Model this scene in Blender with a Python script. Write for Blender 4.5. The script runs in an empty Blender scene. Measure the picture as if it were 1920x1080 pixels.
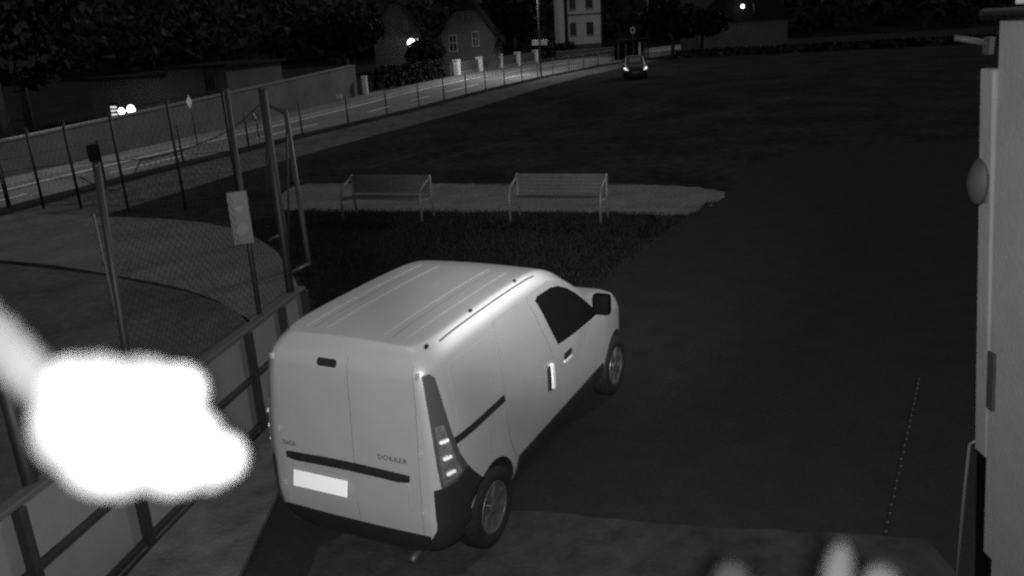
import bpy, bmesh, math, random
from math import sin, cos, pi, radians
from mathutils import Vector, Matrix, Euler
from mathutils.bvhtree import BVHTree

random.seed(7)
SC = bpy.context.scene
COL = SC.collection

# ------------------------------------------------------------------ camera
CAM_H, PITCH, ROLL, FPX = 3.72, 0.3062, -0.06, 1540.0
cd = bpy.data.cameras.new('camera')
cam = bpy.data.objects.new('camera', cd)
COL.objects.link(cam)
_r = Vector((1, 0, 0)); _u = Vector((0, sin(PITCH), cos(PITCH))); _f = Vector((0, cos(PITCH), -sin(PITCH)))
_re = _r * cos(ROLL) + _u * sin(ROLL); _ue = _u * cos(ROLL) - _r * sin(ROLL)
_m = Matrix((_re, _ue, -_f)).transposed().to_4x4(); _m.translation = (0, 0, CAM_H)
cam.matrix_world = _m
cd.sensor_width = 36; cd.lens = 36 * FPX / 1920
cd.clip_start = 0.03; cd.clip_end = 1500
cd.dof.use_dof = True; cd.dof.focus_distance = 11.0; cd.dof.aperture_fstop = 2.9
SC.camera = cam

# ------------------------------------------------------------------ night sky
W = bpy.data.worlds.new('World'); SC.world = W; W.use_nodes = True
nt = W.node_tree; nt.nodes.clear()
sky = nt.nodes.new('ShaderNodeTexSky'); sky.sky_type = 'NISHITA'; sky.sun_disc = False
sky.sun_elevation = radians(-2.0); sky.sun_rotation = radians(200)
bw = nt.nodes.new('ShaderNodeRGBToBW'); bg = nt.nodes.new('ShaderNodeBackground'); wo = nt.nodes.new('ShaderNodeOutputWorld')
mixs = nt.nodes.new('ShaderNodeMath'); mixs.operation = 'MULTIPLY_ADD'
mixs.inputs[1].default_value = 0.06; mixs.inputs[2].default_value = 0.13   # even ambient added to lift the blacks
nt.links.new(sky.outputs[0], bw.inputs[0]); nt.links.new(bw.outputs[0], mixs.inputs[0])
nt.links.new(mixs.outputs[0], bg.inputs[0]); nt.links.new(bg.outputs[0], wo.inputs[0])
bg.inputs[1].default_value = 1.0

# sun lamp added from the front right for the van's roof and side sheen
sd = bpy.data.lights.new('van_sheen_light', 'SUN'); sd.energy = 0.9; sd.angle = radians(8)
so = bpy.data.objects.new('van_sheen_light', sd); so.rotation_euler = Vector((-0.64, -0.585, -0.49)).to_track_quat('-Z', 'Y').to_euler(); COL.objects.link(so)

# the camera's own infrared illuminators, in the housing beside the lens
def aim(o, loc, tgt):
    o.location = loc
    o.rotation_euler = (Vector(tgt) - Vector(loc)).to_track_quat('-Z', 'Y').to_euler()
def ir(name, loc, tgt, power, size, blend=1.0, rad=0.012):
    l = bpy.data.lights.new(name, 'SPOT'); l.energy = power; l.spot_size = radians(size); l.spot_blend = blend
    l.shadow_soft_size = rad
    o = bpy.data.objects.new(name, l); COL.objects.link(o); aim(o, loc, tgt); return o
ir('infrared_flood', (0.003, -0.02, 3.728), (-0.3, 8.0, 1.1), 1420, 114, rad=0.006)
ir('infrared_beam', (0.004, -0.02, 3.729), (1.4, 12.5, 1.3), 5000, 35, rad=0.006)

SC.view_settings.view_transform = 'Standard'
SC.view_settings.look = 'None'
SC.view_settings.exposure = 0.0
SC.view_settings.gamma = 1.0
SC.render.film_transparent = False
SC.cycles.pixel_filter_type = 'BLACKMAN_HARRIS'
SC.cycles.filter_width = 2.3      # soft surveillance optics
SC.cycles.use_denoising = False   # keep the sensor-like grain

# ------------------------------------------------------------------ materials
MATS = {}
def mat(name, v, rough=0.8, var=0.0, scale=8.0, bump=0.0, bscale=None, metal=0.0, emit=0.0, spec=0.5, detail=6.0, coat=0.0):
    if name in MATS: return MATS[name]
    m = bpy.data.materials.new(name); m.use_nodes = True; n = m.node_tree
    b = n.nodes['Principled BSDF']
    b.inputs['Base Color'].default_value = (v, v, v, 1); b.inputs['Roughness'].default_value = rough
    b.inputs['Metallic'].default_value = metal; b.inputs['Specular IOR Level'].default_value = spec if rough < 0.78 else (min(spec, 0.12) if rough < 0.89 else 0.0)
    b.inputs['Coat Weight'].default_value = coat; b.inputs['Coat Roughness'].default_value = 0.46
    if emit:
        b.inputs['Emission Color'].default_value = (1, 1, 1, 1); b.inputs['Emission Strength'].default_value = emit
    if var or bump:
        tc = n.nodes.new('ShaderNodeTexCoord')
    if var:
        t = n.nodes.new('ShaderNodeTexNoise'); t.inputs['Scale'].default_value = scale; t.inputs['Detail'].default_value = detail
        t.inputs['Roughness'].default_value = 0.65
        r = n.nodes.new('ShaderNodeMapRange'); r.inputs[1].default_value = 0.3; r.inputs[2].default_value = 0.7
        r.inputs[3].default_value = max(0, 1 - var); r.inputs[4].default_value = 1 + var
        t2 = n.nodes.new('ShaderNodeTexNoise'); t2.inputs['Scale'].default_value = scale * 0.13; t2.inputs['Detail'].default_value = 3
        r2 = n.nodes.new('ShaderNodeMapRange'); r2.inputs[1].default_value = 0.3; r2.inputs[2].default_value = 0.7
        r2.inputs[3].default_value = max(0, 1 - var * 0.6); r2.inputs[4].default_value = 1 + var * 0.6
        mu = n.nodes.new('ShaderNodeMath'); mu.operation = 'MULTIPLY'
        mu2 = n.nodes.new('ShaderNodeMath'); mu2.operation = 'MULTIPLY'; mu2.inputs[1].default_value = v
        n.links.new(tc.outputs['Object'], t.inputs['Vector']); n.links.new(tc.outputs['Object'], t2.inputs['Vector'])
        n.links.new(t.outputs[0], r.inputs[0]); n.links.new(t2.outputs[0], r2.inputs[0])
        n.links.new(r.outputs[0], mu.inputs[0]); n.links.new(r2.outputs[0], mu.inputs[1])
        n.links.new(mu.outputs[0], mu2.inputs[0]); n.links.new(mu2.outputs[0], b.inputs['Base Color'])
    if bump:
        t3 = n.nodes.new('ShaderNodeTexNoise'); t3.inputs['Scale'].default_value = bscale or scale * 3; t3.inputs['Detail'].default_value = 5
        bp = n.nodes.new('ShaderNodeBump'); bp.inputs['Strength'].default_value = bump; bp.inputs['Distance'].default_value = 0.02
        n.links.new(tc.outputs['Object'], t3.inputs['Vector']); n.links.new(t3.outputs[0], bp.inputs['Height'])
        n.links.new(bp.outputs[0], b.inputs['Normal'])
    MATS[name] = m; return m

mat('grass', 0.021, 0.95, 0.45, 3.0, 0.8, 30)
mat('lawn_soil', 0.011, 0.95, 0.3, 4, 0.5, 30)
mat('lawn_blade', 0.012, 0.8, 0.3, 5)
mat('asphalt', 0.0225, 0.9, 0.14, 22, 0.25, 90)
mat('road_asphalt', 0.13, 0.85, 0.25, 4, 0.2, 30)
mat('concrete', 0.085, 0.9, 0.3, 5, 0.4, 30)
mat('veil_pale', 0.033, 0.9, 0.35, 4, 0.4, 30)
mat('gravel', 0.11, 0.95, 0.3, 9, 0.8, 50)
mat('worn', 0.035, 0.95, 0.4, 3)
mat('path', 0.11, 0.95, 0.22, 7, 0.5, 40)
mat('court', 0.07, 0.95, 0.25, 6, 0.4, 60)
mat('pavement', 0.16, 0.9, 0.2, 5)
mat('kerb', 0.26, 0.9, 0.2, 6)
mat('line', 0.55, 0.8, 0.3, 6)
mat('plinth', 0.03, 0.95, 0.3, 3)
mat('paint', 0.34, 0.43, 0.05, 2, metal=0.25, coat=0.9)
mat('black_plastic', 0.01, 0.75, 0.2, 20, spec=.25)
mat('mirror_black', 0.004, 0.85, spec=0)
mat('seal', 0.09, 0.7)
mat('groove', 0.12, 0.6)
mat('glass_dark', 0.008, 0.08)
mat('rubber', 0.011, 0.85, 0.3, 30)
mat('rim', 0.075, 0.4, 0.2, 12, metal=0.4)
mat('rim_dark', 0.03, 0.6)
mat('plate', 0.95, 0.6)
mat('lamp_lens', 0.05, 0.2, coat=0.6)
mat('lamp_grey', 0.11, 0.25, 0.5, 60, coat=.5)
mat('lamp_mid', 0.35, 0.3, 0.6, 120)
mat('lamp_reflector', 0.85, 0.25, metal=0.2)
mat('chrome', 0.75, 0.2, metal=0.7)
mat('badge', 0.07, 0.4)
mat('steel_post', 0.007, 0.6, 0.3, 10)
mat('steel_pale', 0.05, 0.5, 0.3, 10, metal=0.2)
mat('fence_steel', 0.006, 0.6)
mat('board', 0.125, 0.6, 0.10, 3)
mat('top_rail', 0.05, 0.6)
mat('frame_steel', 0.012, 0.6, 0.3, 10)
mat('net', 0.014, 0.9)
mat('stud', 0.03, 0.5)
mat('sign_white', 0.085, 0.5, 0.1, 10)
mat('sign_reflect', 0.9, 0.5)
mat('sign_dark', 0.12, 0.5)
mat('slat', 0.046, 0.7, 0.25, 12)
mat('bench_steel', 0.085, 0.5)
mat('render_wall', 0.17, 0.9, 0.12, 2, 0.15, 40)
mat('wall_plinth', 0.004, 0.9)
mat('gutter', 0.03, 0.5)
mat('zinc', 0.5, 0.4, 0.2, 20)
mat('lamp_shade', 0.03, 0.7)
mat('pipe', 0.07, 0.5)
mat('street_wall', 0.13, 0.95, 0.2, 0.8, 0.2, 6)
mat('house_wall', 0.09, 0.9, 0.18, 0.7)
mat('house_white', 0.62, 0.9, 0.14, 0.7)
mat('house_dark', 0.10, 0.9, 0.2, 0.7)
mat('roof', 0.02, 0.9, 0.3, 2)
mat('window_glass', 0.012, 0.2)
mat('window_frame', 0.3, 0.7)
mat('pillar', 0.75, 0.9, 0.2, 3)
mat('hedge', 0.045, 0.9, 0.4, 2)
mat('bark', 0.06, 0.95, 0.4, 6)
mat('leaf', 0.013, 0.8, 0.4, 1.5)
mat('wood_far', 0.045, 0.95, 0.4, 0.4)
mat('hill', 0.045, 1.0, 0.4, 0.1)
mat('car_paint', 0.012, 0.5, spec=.2)
mat('car_screen', 0.12, 0.35)
mat('lit_head', 0.8, 0.5, emit=1.3)
mat('lit_lamp', 0.8, 0.5, emit=6.0)
mat('lit_soft', 0.8, 0.5, emit=0.8)
mat('white_plastic', 0.013, 0.45)
mat('grey_cable', 0.0055, 0.8, 0.2, 40, spec=0)
mat('dark_leaf', 0.003, 0.9, 0.2, 40, spec=0)
mat('dark_leaf2', 0.003, 0.9, 0.2, 40, spec=0)
mat('dark_leaf3', 0.0013, 0.9, 0.2, 40, spec=0)

# ------------------------------------------------------------------ helpers
def link(name, me, m=None, parent=None, smooth=False):
    o = bpy.data.objects.new(name, me); COL.objects.link(o)
    if m:
        if isinstance(m, str): m = MATS[m]
        if not me.materials: me.materials.append(m)
    if parent: o.parent = parent
    if smooth:
        for p in me.polygons: p.use_smooth = True
    return o
def obj(name, bm, m, parent=None, smooth=False):
    me = bpy.data.meshes.new(name); bm.normal_update(); bm.to_mesh(me); bm.free()
    return link(name, me, m, parent, smooth)
def tag(o, label, cat, group=None):
    o['label'] = label; o['category'] = cat
    if group: o['group'] = group
    return o
def struct(o, kind='structure', label=None):
    o['kind'] = kind
    if label: o['label'] = label
    return o
def empty(name, loc, rz=0, label=None, cat=None, group=None):
    o = bpy.data.objects.new(name, None); COL.objects.link(o); o.location = loc; o.rotation_euler = (0, 0, rz)
    o.empty_display_size = 0.2
    if label: tag(o, label, cat, group)
    return o
def box(bm, x0, x1, y0, y1, z0, z1, bev=0.0, M=None):
    r = bmesh.ops.create_cube(bm, size=1.0); vs = r['verts']
    for v in vs:
        v.co = Vector((x0 + (v.co.x + .5) * (x1 - x0), y0 + (v.co.y + .5) * (y1 - y0), z0 + (v.co.z + .5) * (z1 - z0)))
    if bev:
        es = list({e for v in vs for e in v.link_edges})
        r2 = bmesh.ops.bevel(bm, geom=es, offset=bev, segments=2, affect='EDGES', profile=0.5)
        vs = list({v for f in r2['faces'] for v in f.verts} | {v for v in vs if v.is_valid})
    if M is not None:
        for v in vs: v.co = M @ v.co
    return bm
def newbox(*a, **k):
    bm = bmesh.new(); box(bm, *a, **k); return bm
def tube(bm, pts, r, seg=8, caps=True):
    pts = [Vector(p) for p in pts]; n = len(pts); rings = []
    rr = r if isinstance(r, (list, tuple)) else [r] * n
    up = None
    for i, p in enumerate(pts):
        t = (pts[min(i + 1, n - 1)] - pts[max(i - 1, 0)]).normalized()
        if up is None:
            up = Vector((0, 0, 1)) if abs(t.z) < .9 else Vector((1, 0, 0))
        a = t.cross(up).normalized(); b = a.cross(t).normalized(); up = b
        rings.append([bm.verts.new(p + (a * cos(2 * pi * k / seg) + b * sin(2 * pi * k / seg)) * rr[i]) for k in range(seg)])
    for i in range(n - 1):
        for k in range(seg):
            bm.faces.new((rings[i][k], rings[i][(k + 1) % seg], rings[i + 1][(k + 1) % seg], rings[i + 1][k]))
    if caps and seg > 2:
        bm.faces.new(list(reversed(rings[0]))); bm.faces.new(rings[-1])
    return bm
def newtube(pts, r, seg=8):
    return tube(bmesh.new(), pts, r, seg)
def lathe(bm, prof, seg=32, M=None):
    """prof: (radius, axial) pairs; axis = local z"""
    rings = []
    for r, z in prof:
        if r < 1e-6:
            v = bm.verts.new((0, 0, z)); rings.append([v] * seg)
        else:
            rings.append([bm.verts.new((r * cos(2 * pi * k / seg), r * sin(2 * pi * k / seg), z)) for k in range(seg)])
    for i in range(len(prof) - 1):
        for k in range(seg):
            a, b, c, d = rings[i][k], rings[i][(k + 1) % seg], rings[i + 1][(k + 1) % seg], rings[i + 1][k]
            f = []
            for v in (a, b, c, d):
                if v not in f: f.append(v)
            if len(f) > 2:
                try: bm.faces.new(f)
                except ValueError: pass
    if M is not None:
        vs = {v for r in rings for v in r}
        for v in vs: v.co = M @ v.co
    return bm
def sheet(name, pts, z, m, kind='structure', label=None, thick=0.0, sub=0):
    bm = bmesh.new(); f = bm.faces.new([bm.verts.new((x, y, z)) for x, y in pts])
    f.normal_update()
    if f.normal.z < 0: f.normal_flip()
    if thick:
        r = bmesh.ops.extrude_face_region(bm, geom=[f])
        for v in [g for g in r['geom'] if isinstance(g, bmesh.types.BMVert)]: v.co.z += thick
        bmesh.ops.recalc_face_normals(bm, faces=bm.faces[:])
    bmesh.ops.triangulate(bm, faces=[q for q in bm.faces if len(q.verts) > 4])
    o = obj(name, bm, m); struct(o, kind, label); return o
def rough(P, step=0.22, amp=0.05, seed=3):
    rnd = random.Random(seed); out = []
    for a, b in zip(P, P[1:] + P[:1]):
        a, b = Vector(a), Vector(b); n = max(1, int((b - a).length / step)); d = (b - a).normalized(); nn = Vector((-d.y, d.x))
        for k in range(n):
            p = a.lerp(b, k / n) + nn * rnd.gauss(0, amp); out.append((p.x, p.y))
    return out
def strip(name, A, B, z, m, kind='structure', thick=0.0):
    """a ribbon between two polylines of the same length"""
    bm = bmesh.new()
    a = [bm.verts.new((p[0], p[1], z + thick)) for p in A]; b = [bm.verts.new((p[0], p[1], z + thick)) for p in B]
    for i in range(len(A) - 1): bm.faces.new((a[i], a[i + 1], b[i + 1], b[i]))
    if thick:
        a2 = [bm.verts.new((p[0], p[1], z)) for p in A]; b2 = [bm.verts.new((p[0], p[1], z)) for p in B]
        for i in range(len(A) - 1):
            bm.faces.new((a2[i], a2[i + 1], a[i + 1], a[i])); bm.faces.new((b[i], b[i + 1], b2[i + 1], b2[i]))
        bm.faces.new((a2[0], a[0], b[0], b2[0])); bm.faces.new((a[-1], a2[-1], b2[-1], b[-1]))
    bmesh.ops.recalc_face_normals(bm, faces=bm.faces[:])
    o = obj(name, bm, m); return struct(o, kind)
def copy_tree(o, parent=None):
    c = o.copy(); COL.objects.link(c); c.parent = parent
    for ch in o.children:
        k = ch.copy(); COL.objects.link(k); k.parent = c
        for g in ch.children:
            q = g.copy(); COL.objects.link(q); q.parent = k
    return c
def lerp_pts(tab, x):
    if x <= tab[0][0]: return tab[0][1]
    for (x0, y0), (x1, y1) in zip(tab, tab[1:]):
        if x <= x1:
            t = (x - x0) / (x1 - x0); return y0 + (y1 - y0) * t
    return tab[-1][1]
def smooth_tab(tab, x):
    """monotone-ish cubic (Catmull-Rom) through a table"""
    n = len(tab)
    if x <= tab[0][0]: return tab[0][1]
    if x >= tab[-1][0]: return tab[-1][1]
    for i in range(n - 1):
        if x <= tab[i + 1][0]:
            x0, y0 = tab[i]; x1, y1 = tab[i + 1]; h = x1 - x0; t = (x - x0) / h
            def sl(k):
                if k == 0: return (tab[1][1] - tab[0][1]) / (tab[1][0] - tab[0][0])
                if k == n - 1: return (tab[-1][1] - tab[-2][1]) / (tab[-1][0] - tab[-2][0])
                a = (tab[k][1] - tab[k - 1][1]) / (tab[k][0] - tab[k - 1][0]); b = (tab[k + 1][1] - tab[k][1]) / (tab[k + 1][0] - tab[k][0])
                return 0 if a * b <= 0 else 2 * a * b / (a + b)
            m0, m1 = sl(i) * h, sl(i + 1) * h
            return (2*t**3-3*t**2+1)*y0 + (t**3-2*t**2+t)*m0 + (-2*t**3+3*t**2)*y1 + (t**3-t**2)*m1

# ================================================================== GROUND
def polyline_offset(P, d):
    out = []
    for i, p in enumerate(P):
        a = Vector(P[max(i - 1, 0)]); b = Vector(P[min(i + 1, len(P) - 1)]); t = (b - a).normalized()
        out.append((p[0] - t.y * d, p[1] + t.x * d))
    return out
def mix_line(A, B, t): return [(a[0] + (b[0] - a[0]) * t, a[1] + (b[1] - a[1]) * t) for a, b in zip(A, B)]

g_ = bmesh.new(); bmesh.ops.create_grid(g_, x_segments=8, y_segments=8, size=400)
struct(obj('ground', g_, 'grass'))

ROAD_N = [(-16.6, 6), (-15.0, 13), (-13.4, 19.5), (-11.5, 26), (-8.6, 33.5), (-4.9, 42.5), (-1.0, 54), (3.2, 64.7), (7.7, 74), (13, 83.5), (24, 100), (44, 128)]
ROAD_F = [(-21.5, 8), (-19.2, 15), (-17.0, 21.5), (-15.2, 28), (-13.2, 35.5), (-11.0, 45), (-8.6, 57), (-5.0, 69.5), (-0.8, 78.5), (4.2, 88), (14.5, 105), (34, 133)]
strip('road', ROAD_N, mix_line(ROAD_N, ROAD_F, 0.74), 0.004, 'road_asphalt')
strip('pavement', mix_line(ROAD_N, ROAD_F, 0.765), ROAD_F, 0.0, 'pavement', thick=0.12)
strip('kerb', mix_line(ROAD_N, ROAD_F, 0.742), mix_line(ROAD_N, ROAD_F, 0.763), 0.0, 'kerb', thick=0.125)
strip('edge_line', mix_line(ROAD_N, ROAD_F, 0.665), mix_line(ROAD_N, ROAD_F, 0.695), 0.008, 'line')
# dashed centre line
mid0 = mix_line(ROAD_N, ROAD_F, 0.32); mid1 = mix_line(ROAD_N, ROAD_F, 0.345)
bm = bmesh.new()
for i in range(len(mid0) - 1):
    n = max(1, int((Vector(mid0[i + 1]) - Vector(mid0[i])).length / 6))
    for k in range(n):
        t0, t1 = k / n, (k + .5) / n
        q = []
        for L_, t in ((mid0, t0), (mid0, t1), (mid1, t1), (mid1, t0)):
            a, b = Vector(L_[i]), Vector(L_[i + 1]); p = a.lerp(b, t); q.append(bm.verts.new((p.x, p.y, 0.008)))
        bm.faces.new(q)
bmesh.ops.recalc_face_normals(bm, faces=bm.faces[:])
struct(obj('centre_line', bm, 'line'))

sheet('yard', rough([(-2.1, 1.0), (-2.1, 9.2), (-0.9, 9.4), (0.1, 9.75), (1.38, 11.9), (3.0, 14.7), (4.3, 16.9), (4.78, 17.7), (5.4, 19.0), (6.3, 21), (8.5, 23), (26, 23), (26, 1.0)], .25, .02), 0.004, 'asphalt')
sheet('veil_band', rough([(-1.62, 2.0), (-1.62, 5.45), (-1.2, 5.85), (0.06, 5.76), (1.2, 5.46), (2.9, 5.1), (2.9, 2.0)], .2, .012), 0.008, 'veil_pale')  # pale veil in front of the lens, painted as a band on the ground
sheet('gravel_path', rough([(-5.75, 20.9), (-5.6, 19.6), (-5.35, 18.9), (-4.99, 18.69), (-2.98, 18.0), (-0.59, 17.28), (1.2, 16.75), (2.67, 16.21), (3.3, 15.85), (3.75, 16.0), (4.3, 16.75), (4.68, 17.35), (4.78, 17.75),
                      (4.65, 18.2), (4.1, 18.8), (3.19, 19.31), (1.2, 20.0), (-0.65, 20.66), (-3.52, 21.77), (-5.4, 22.25), (-5.7, 21.8)], 0.2, 0.035), 0.006, 'gravel')
sheet('curved_path', [(-16, 21.2), (-12.71, 20.44), (-11.11, 19.93), (-9.52, 19.31), (-8.0, 18.67), (-6.9, 18.05), (-5.9, 17.2), (-5.1, 16.2), (-4.4, 15.0), (-3.85, 13.8), (-3.35, 12.4), (-2.9, 11.0), (-2.3, 9.9), (-2.12, 9.2),
                      (-2.6, 8.9), (-3.2, 9.9), (-3.9, 11.2), (-4.5, 12.0), (-5.22, 12.7), (-5.95, 13.25), (-7.13, 14.03), (-8.51, 14.88), (-9.87, 15.52), (-14, 17.2)], 0.004, 'path')
sheet('court', [(-3.45, 3.0), (-2.95, 5.7), (-2.62, 7.5), (-2.4, 8.7), (-3.1, 9.9), (-3.8, 11.1), (-4.45, 11.9), (-5.2, 12.6), (-7.1, 13.9), (-9.87, 15.35), (-14, 17.0), (-16, 3.0)], 0.004, 'court')
sheet('concrete_strip', [(-3.3, 3.0), (-2.9, 5.5), (-2.5, 7.6), (-2.3, 8.75), (-2.105, 8.9), (-2.105, 3.0)], 0.012, 'concrete', thick=0.04)

# tyre tracks in the field: pairs of faint pale ribbons
bm = bmesh.new()
for (a, b) in [((-4, 24.5), (9, 41)), ((-2.6, 24.0), (10.2, 40.2)), ((0.5, 27), (14, 38)), ((-6, 29), (6, 48))]:
    a, b = Vector(a), Vector(b); t = (b - a).normalized(); nrm = Vector((-t.y, t.x))
    N = 24; L_ = []
    for i in range(N + 1):
        p = a.lerp(b, i / N) + nrm * (0.5 * sin(i * .33)); w = .09 + .04 * random.random()
        L_.append((bm.verts.new((*(p + nrm * w), .004)), bm.verts.new((*(p - nrm * w), .004))))
    for i in range(N): bm.faces.new((L_[i][0], L_[i][1], L_[i + 1][1], L_[i + 1][0]))
mat('lamplit_verge', 0.075, 0.95, 0.4, 2)  # grass tone raised to carry the street lamp light
mat('track', 0.028, 0.95, 0.5, 3)
o = obj('wheel_tracks', bm, 'track'); struct(o)

# grass blades on the lawn between the path and the yard, and along the edges
def in_poly(x, y, P):
    c = False; j = len(P) - 1
    for i in range(len(P)):
        if (P[i][1] > y) != (P[j][1] > y) and x < (P[j][0] - P[i][0]) * (y - P[i][1]) / (P[j][1] - P[i][1]) + P[i][0]: c = not c
        j = i
    return c
LAWN = [(-2.7, 10.9), (-2.0, 9.4), (0.05, 9.85), (1.33, 11.95), (3.4, 15.6), (2.67, 16.15), (-0.59, 17.2), (-2.98, 17.95), (-4.9, 18.5), (-6.0, 17.3), (-4.3, 15.1), (-3.3, 12.6)]
sheet('lawn', rough(LAWN, .2, .03), 0.002, 'lawn_soil')
vs, fs = [], []
def blade(x, y, h):
    a = random.uniform(0, 2 * pi); w = random.uniform(.006, .014); l = random.uniform(0, .04); b = random.uniform(0, 2 * pi)
    k = len(vs)
    vs.extend([(x - cos(a) * w, y - sin(a) * w, 0), (x + cos(a) * w, y + sin(a) * w, 0), (x + cos(b) * l, y + sin(b) * l, h)]); fs.append((k, k + 1, k + 2))
while len(fs) < 26000:
    x, y = random.uniform(-6, 3.5), random.uniform(9.4, 18.6)
    if in_poly(x, y, LAWN): blade(x, y, random.uniform(.025, .07))
for P in ([(-4.99, 18.69), (-2.98, 18.0), (-0.59, 17.28), (2.67, 16.21), (3.5, 15.75)], [(4.3, 18.75), (3.19, 19.31), (-0.65, 20.66), (-3.52, 21.77), (-5.88, 22.4)], [(0.1, 9.75), (1.38, 11.9), (4.3, 16.9)]):
    for p, q in zip(P, P[1:]):
        p, q = Vector(p), Vector(q)
        for k in range(int((q - p).length * 130)):
            c = p.lerp(q, random.random()) + Vector((random.gauss(0, .05), random.gauss(0, .05))); blade(c.x, c.y, random.uniform(.03, .09))
me = bpy.data.meshes.new('lawn_grass'); me.from_pydata(vs, [], fs); me.update()
o = link('lawn_grass', me, 'lawn_blade'); struct(o, 'stuff', 'short dark grass on the lawn between the van and the benches'); o['category'] = 'grass'

# ================================================================== VAN
VAN_LOC = (-0.926, 5.717, 0.0); VAN_RZ = 1.1074
HW = 0.795; BELT = 1.02; ZT = 1.81
PROF = [(0.0, 1.812), (0.25, 1.808), (0.45, 1.802), (0.555, 1.797), (0.59, 1.788), (0.692, 1.688), (0.714, 1.625), (0.745, 1.5), (0.768, 1.3), (0.783, 1.15), (0.792, 1.02),
        (0.795, 0.9), (0.795, 0.7), (0.79, 0.52), (0.775, 0.42), (0.75, 0.34), (0.70, 0.27), (0.55, 0.25), (0.0, 0.25)]
ROOF = [(-0.62, 1.775), (-0.5, 1.785), (-0.3, 1.797), (0.1, 1.808), (0.6, 1.812), (1.05, 1.805), (1.35, 1.775), (1.6, 1.70), (1.85, 1.57), (2.1, 1.40), (2.3, 1.25), (2.45, 1.155), (2.6, 1.145), (2.85, 1.11), (3.08, 1.05), (3.24, 0.96), (3.36, 0.83), (3.44, 0.68), (3.48, 0.55)]
PLAN = [(-0.62, 0.80), (-0.612, 0.845), (-0.59, 0.89), (-0.55, 0.93), (-0.48, 0.965), (-0.38, 0.985), (-0.2, 0.998), (0.2, 1.0), (2.4, 1.0), (2.7, 0.985), (2.95, 0.955), (3.12, 0.905), (3.28, 0.81), (3.38, 0.68), (3.45, 0.54), (3.48, 0.42)]
REARX = [(0.25, 0.03), (0.40, -0.03), (0.55, -0.04), (0.9, -0.025), (1.2, -0.005), (1.5, 0.012), (1.63, 0.022), (1.655, 0.032), (1.735, 0.085), (1.76, 0.11), (1.82, 0.125)]
def densify(P, k):
    out = []
    for a, b in zip(P, P[1:]):
        for i in range(k): out.append((a[0] + (b[0] - a[0]) * i / k, a[1] + (b[1] - a[1]) * i / k))
    out.append(P[-1]); return out
def chaikin(P, n=2):
    for _ in range(n):
        Q = [P[0]]
        for a, b in zip(P, P[1:]):
            Q.append((a[0] * .75 + b[0] * .25, a[1] * .75 + b[1] * .25)); Q.append((a[0] * .25 + b[0] * .75, a[1] * .25 + b[1] * .75))
        Q.append(P[-1]); P = Q
    return P
def loft(prof, roof, plan, rearx, belt, ztop, stations, rear_end):
    half = chaikin(prof, 2)
    ring2 = half + [(-y, z) for y, z in reversed(half[1:-1])]
    bm = bmesh.new(); rings = []
    for xs in stations:
        zt = smooth_tab(roof, xs); pw = smooth_tab(plan, xs); ring = []
        fade = max(0.0, min(1.0, 1 - (xs - rear_end) / 0.6)) ** 1.5
        for y, z in ring2:
            be = min(belt, zt - 0.18); lo_ = min(0.5, be - .1)
            if z > belt: zz = be + (z - belt) * (zt - be) / (ztop - belt)
            elif z > 0.5: zz = lo_ + (z - .5) * (be - lo_) / (belt - .5)
            else: zz = z * lo_ / .5 if lo_ < .5 else z
            x = xs + fade * lerp_pts(rearx, z)
            ring.append(bm.verts.new((x, y * pw, zz)))
        rings.append(ring)
    n = len(ring2)
    for i in range(len(rings) - 1):
        for k in range(n): bm.faces.new((rings[i][k], rings[i][(k + 1) % n], rings[i + 1][(k + 1) % n], rings[i + 1][k]))
    for ring, rev in ((rings[0], False), (rings[-1], True)):
        # close with a strip between the two halves
        h = (n // 2)
        for k in range(h):
            a, b = ring[k], ring[k + 1]; c, d = ring[(n - k - 1) % n], ring[(n - k) % n]
            q = []
            for v in (a, b, c, d):
                if v not in q: q.append(v)
            if len(q) >= 3:
                try: bm.faces.new(q)
                except ValueError: pass
    bmesh.ops.recalc_face_normals(bm, faces=bm.faces[:])
    return bm
def boolean_cut(me, cutter_bm):
    a = bpy.data.objects.new('tmp_a', me); COL.objects.link(a)
    cm = bpy.data.meshes.new('tmp_c'); cutter_bm.to_mesh(cm); cutter_bm.free()
    c = bpy.data.objects.new('tmp_c', cm); COL.objects.link(c)
    md = a.modifiers.new('b', 'BOOLEAN'); md.operation = 'DIFFERENCE'; md.object = c; md.solver = 'EXACT'
    dg = bpy.context.evaluated_depsgraph_get()
    out = bpy.data.meshes.new_from_object(a.evaluated_get(dg))
    bpy.data.objects.remove(a); bpy.data.objects.remove(c)
    return out

AX_R, AX_F, WR = 0.0, 2.81, 0.315
stations = [-0.62, -0.616, -0.606, -0.59, -0.57, -0.54, -0.5, -0.44, -0.36, -0.25] + [-0.1 + 0.12 * i for i in range(26)] + [2.98, 3.05, 3.12, 3.18, 3.24, 3.3, 3.35, 3.39, 3.43, 3.46, 3.48]
bm = loft(PROF, ROOF, PLAN, REARX, BELT, ZT, stations, -0.62)
me = bpy.data.meshes.new('body'); bm.to_mesh(me); bm.free()
cut = bmesh.new()
for ax in (AX_R, AX_F):
    for s in (-1, 1):
        M = Matrix.Translation((ax, s * 0.75, 0.335)) @ Matrix.Rotation(pi / 2, 4, 'X')
        bmesh.ops.create_cone(cut, cap_ends=True, segments=40, radius1=0.365, radius2=0.365, depth=0.50, matrix=M)
me_van = boolean_cut(me, cut)
me_van.materials.clear(); me_van.materials.append(MATS['paint']); me_van.materials.append(MATS['black_plastic'])
bmv = bmesh.new(); bmv.from_mesh(me_van); bmv.normal_update()
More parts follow.
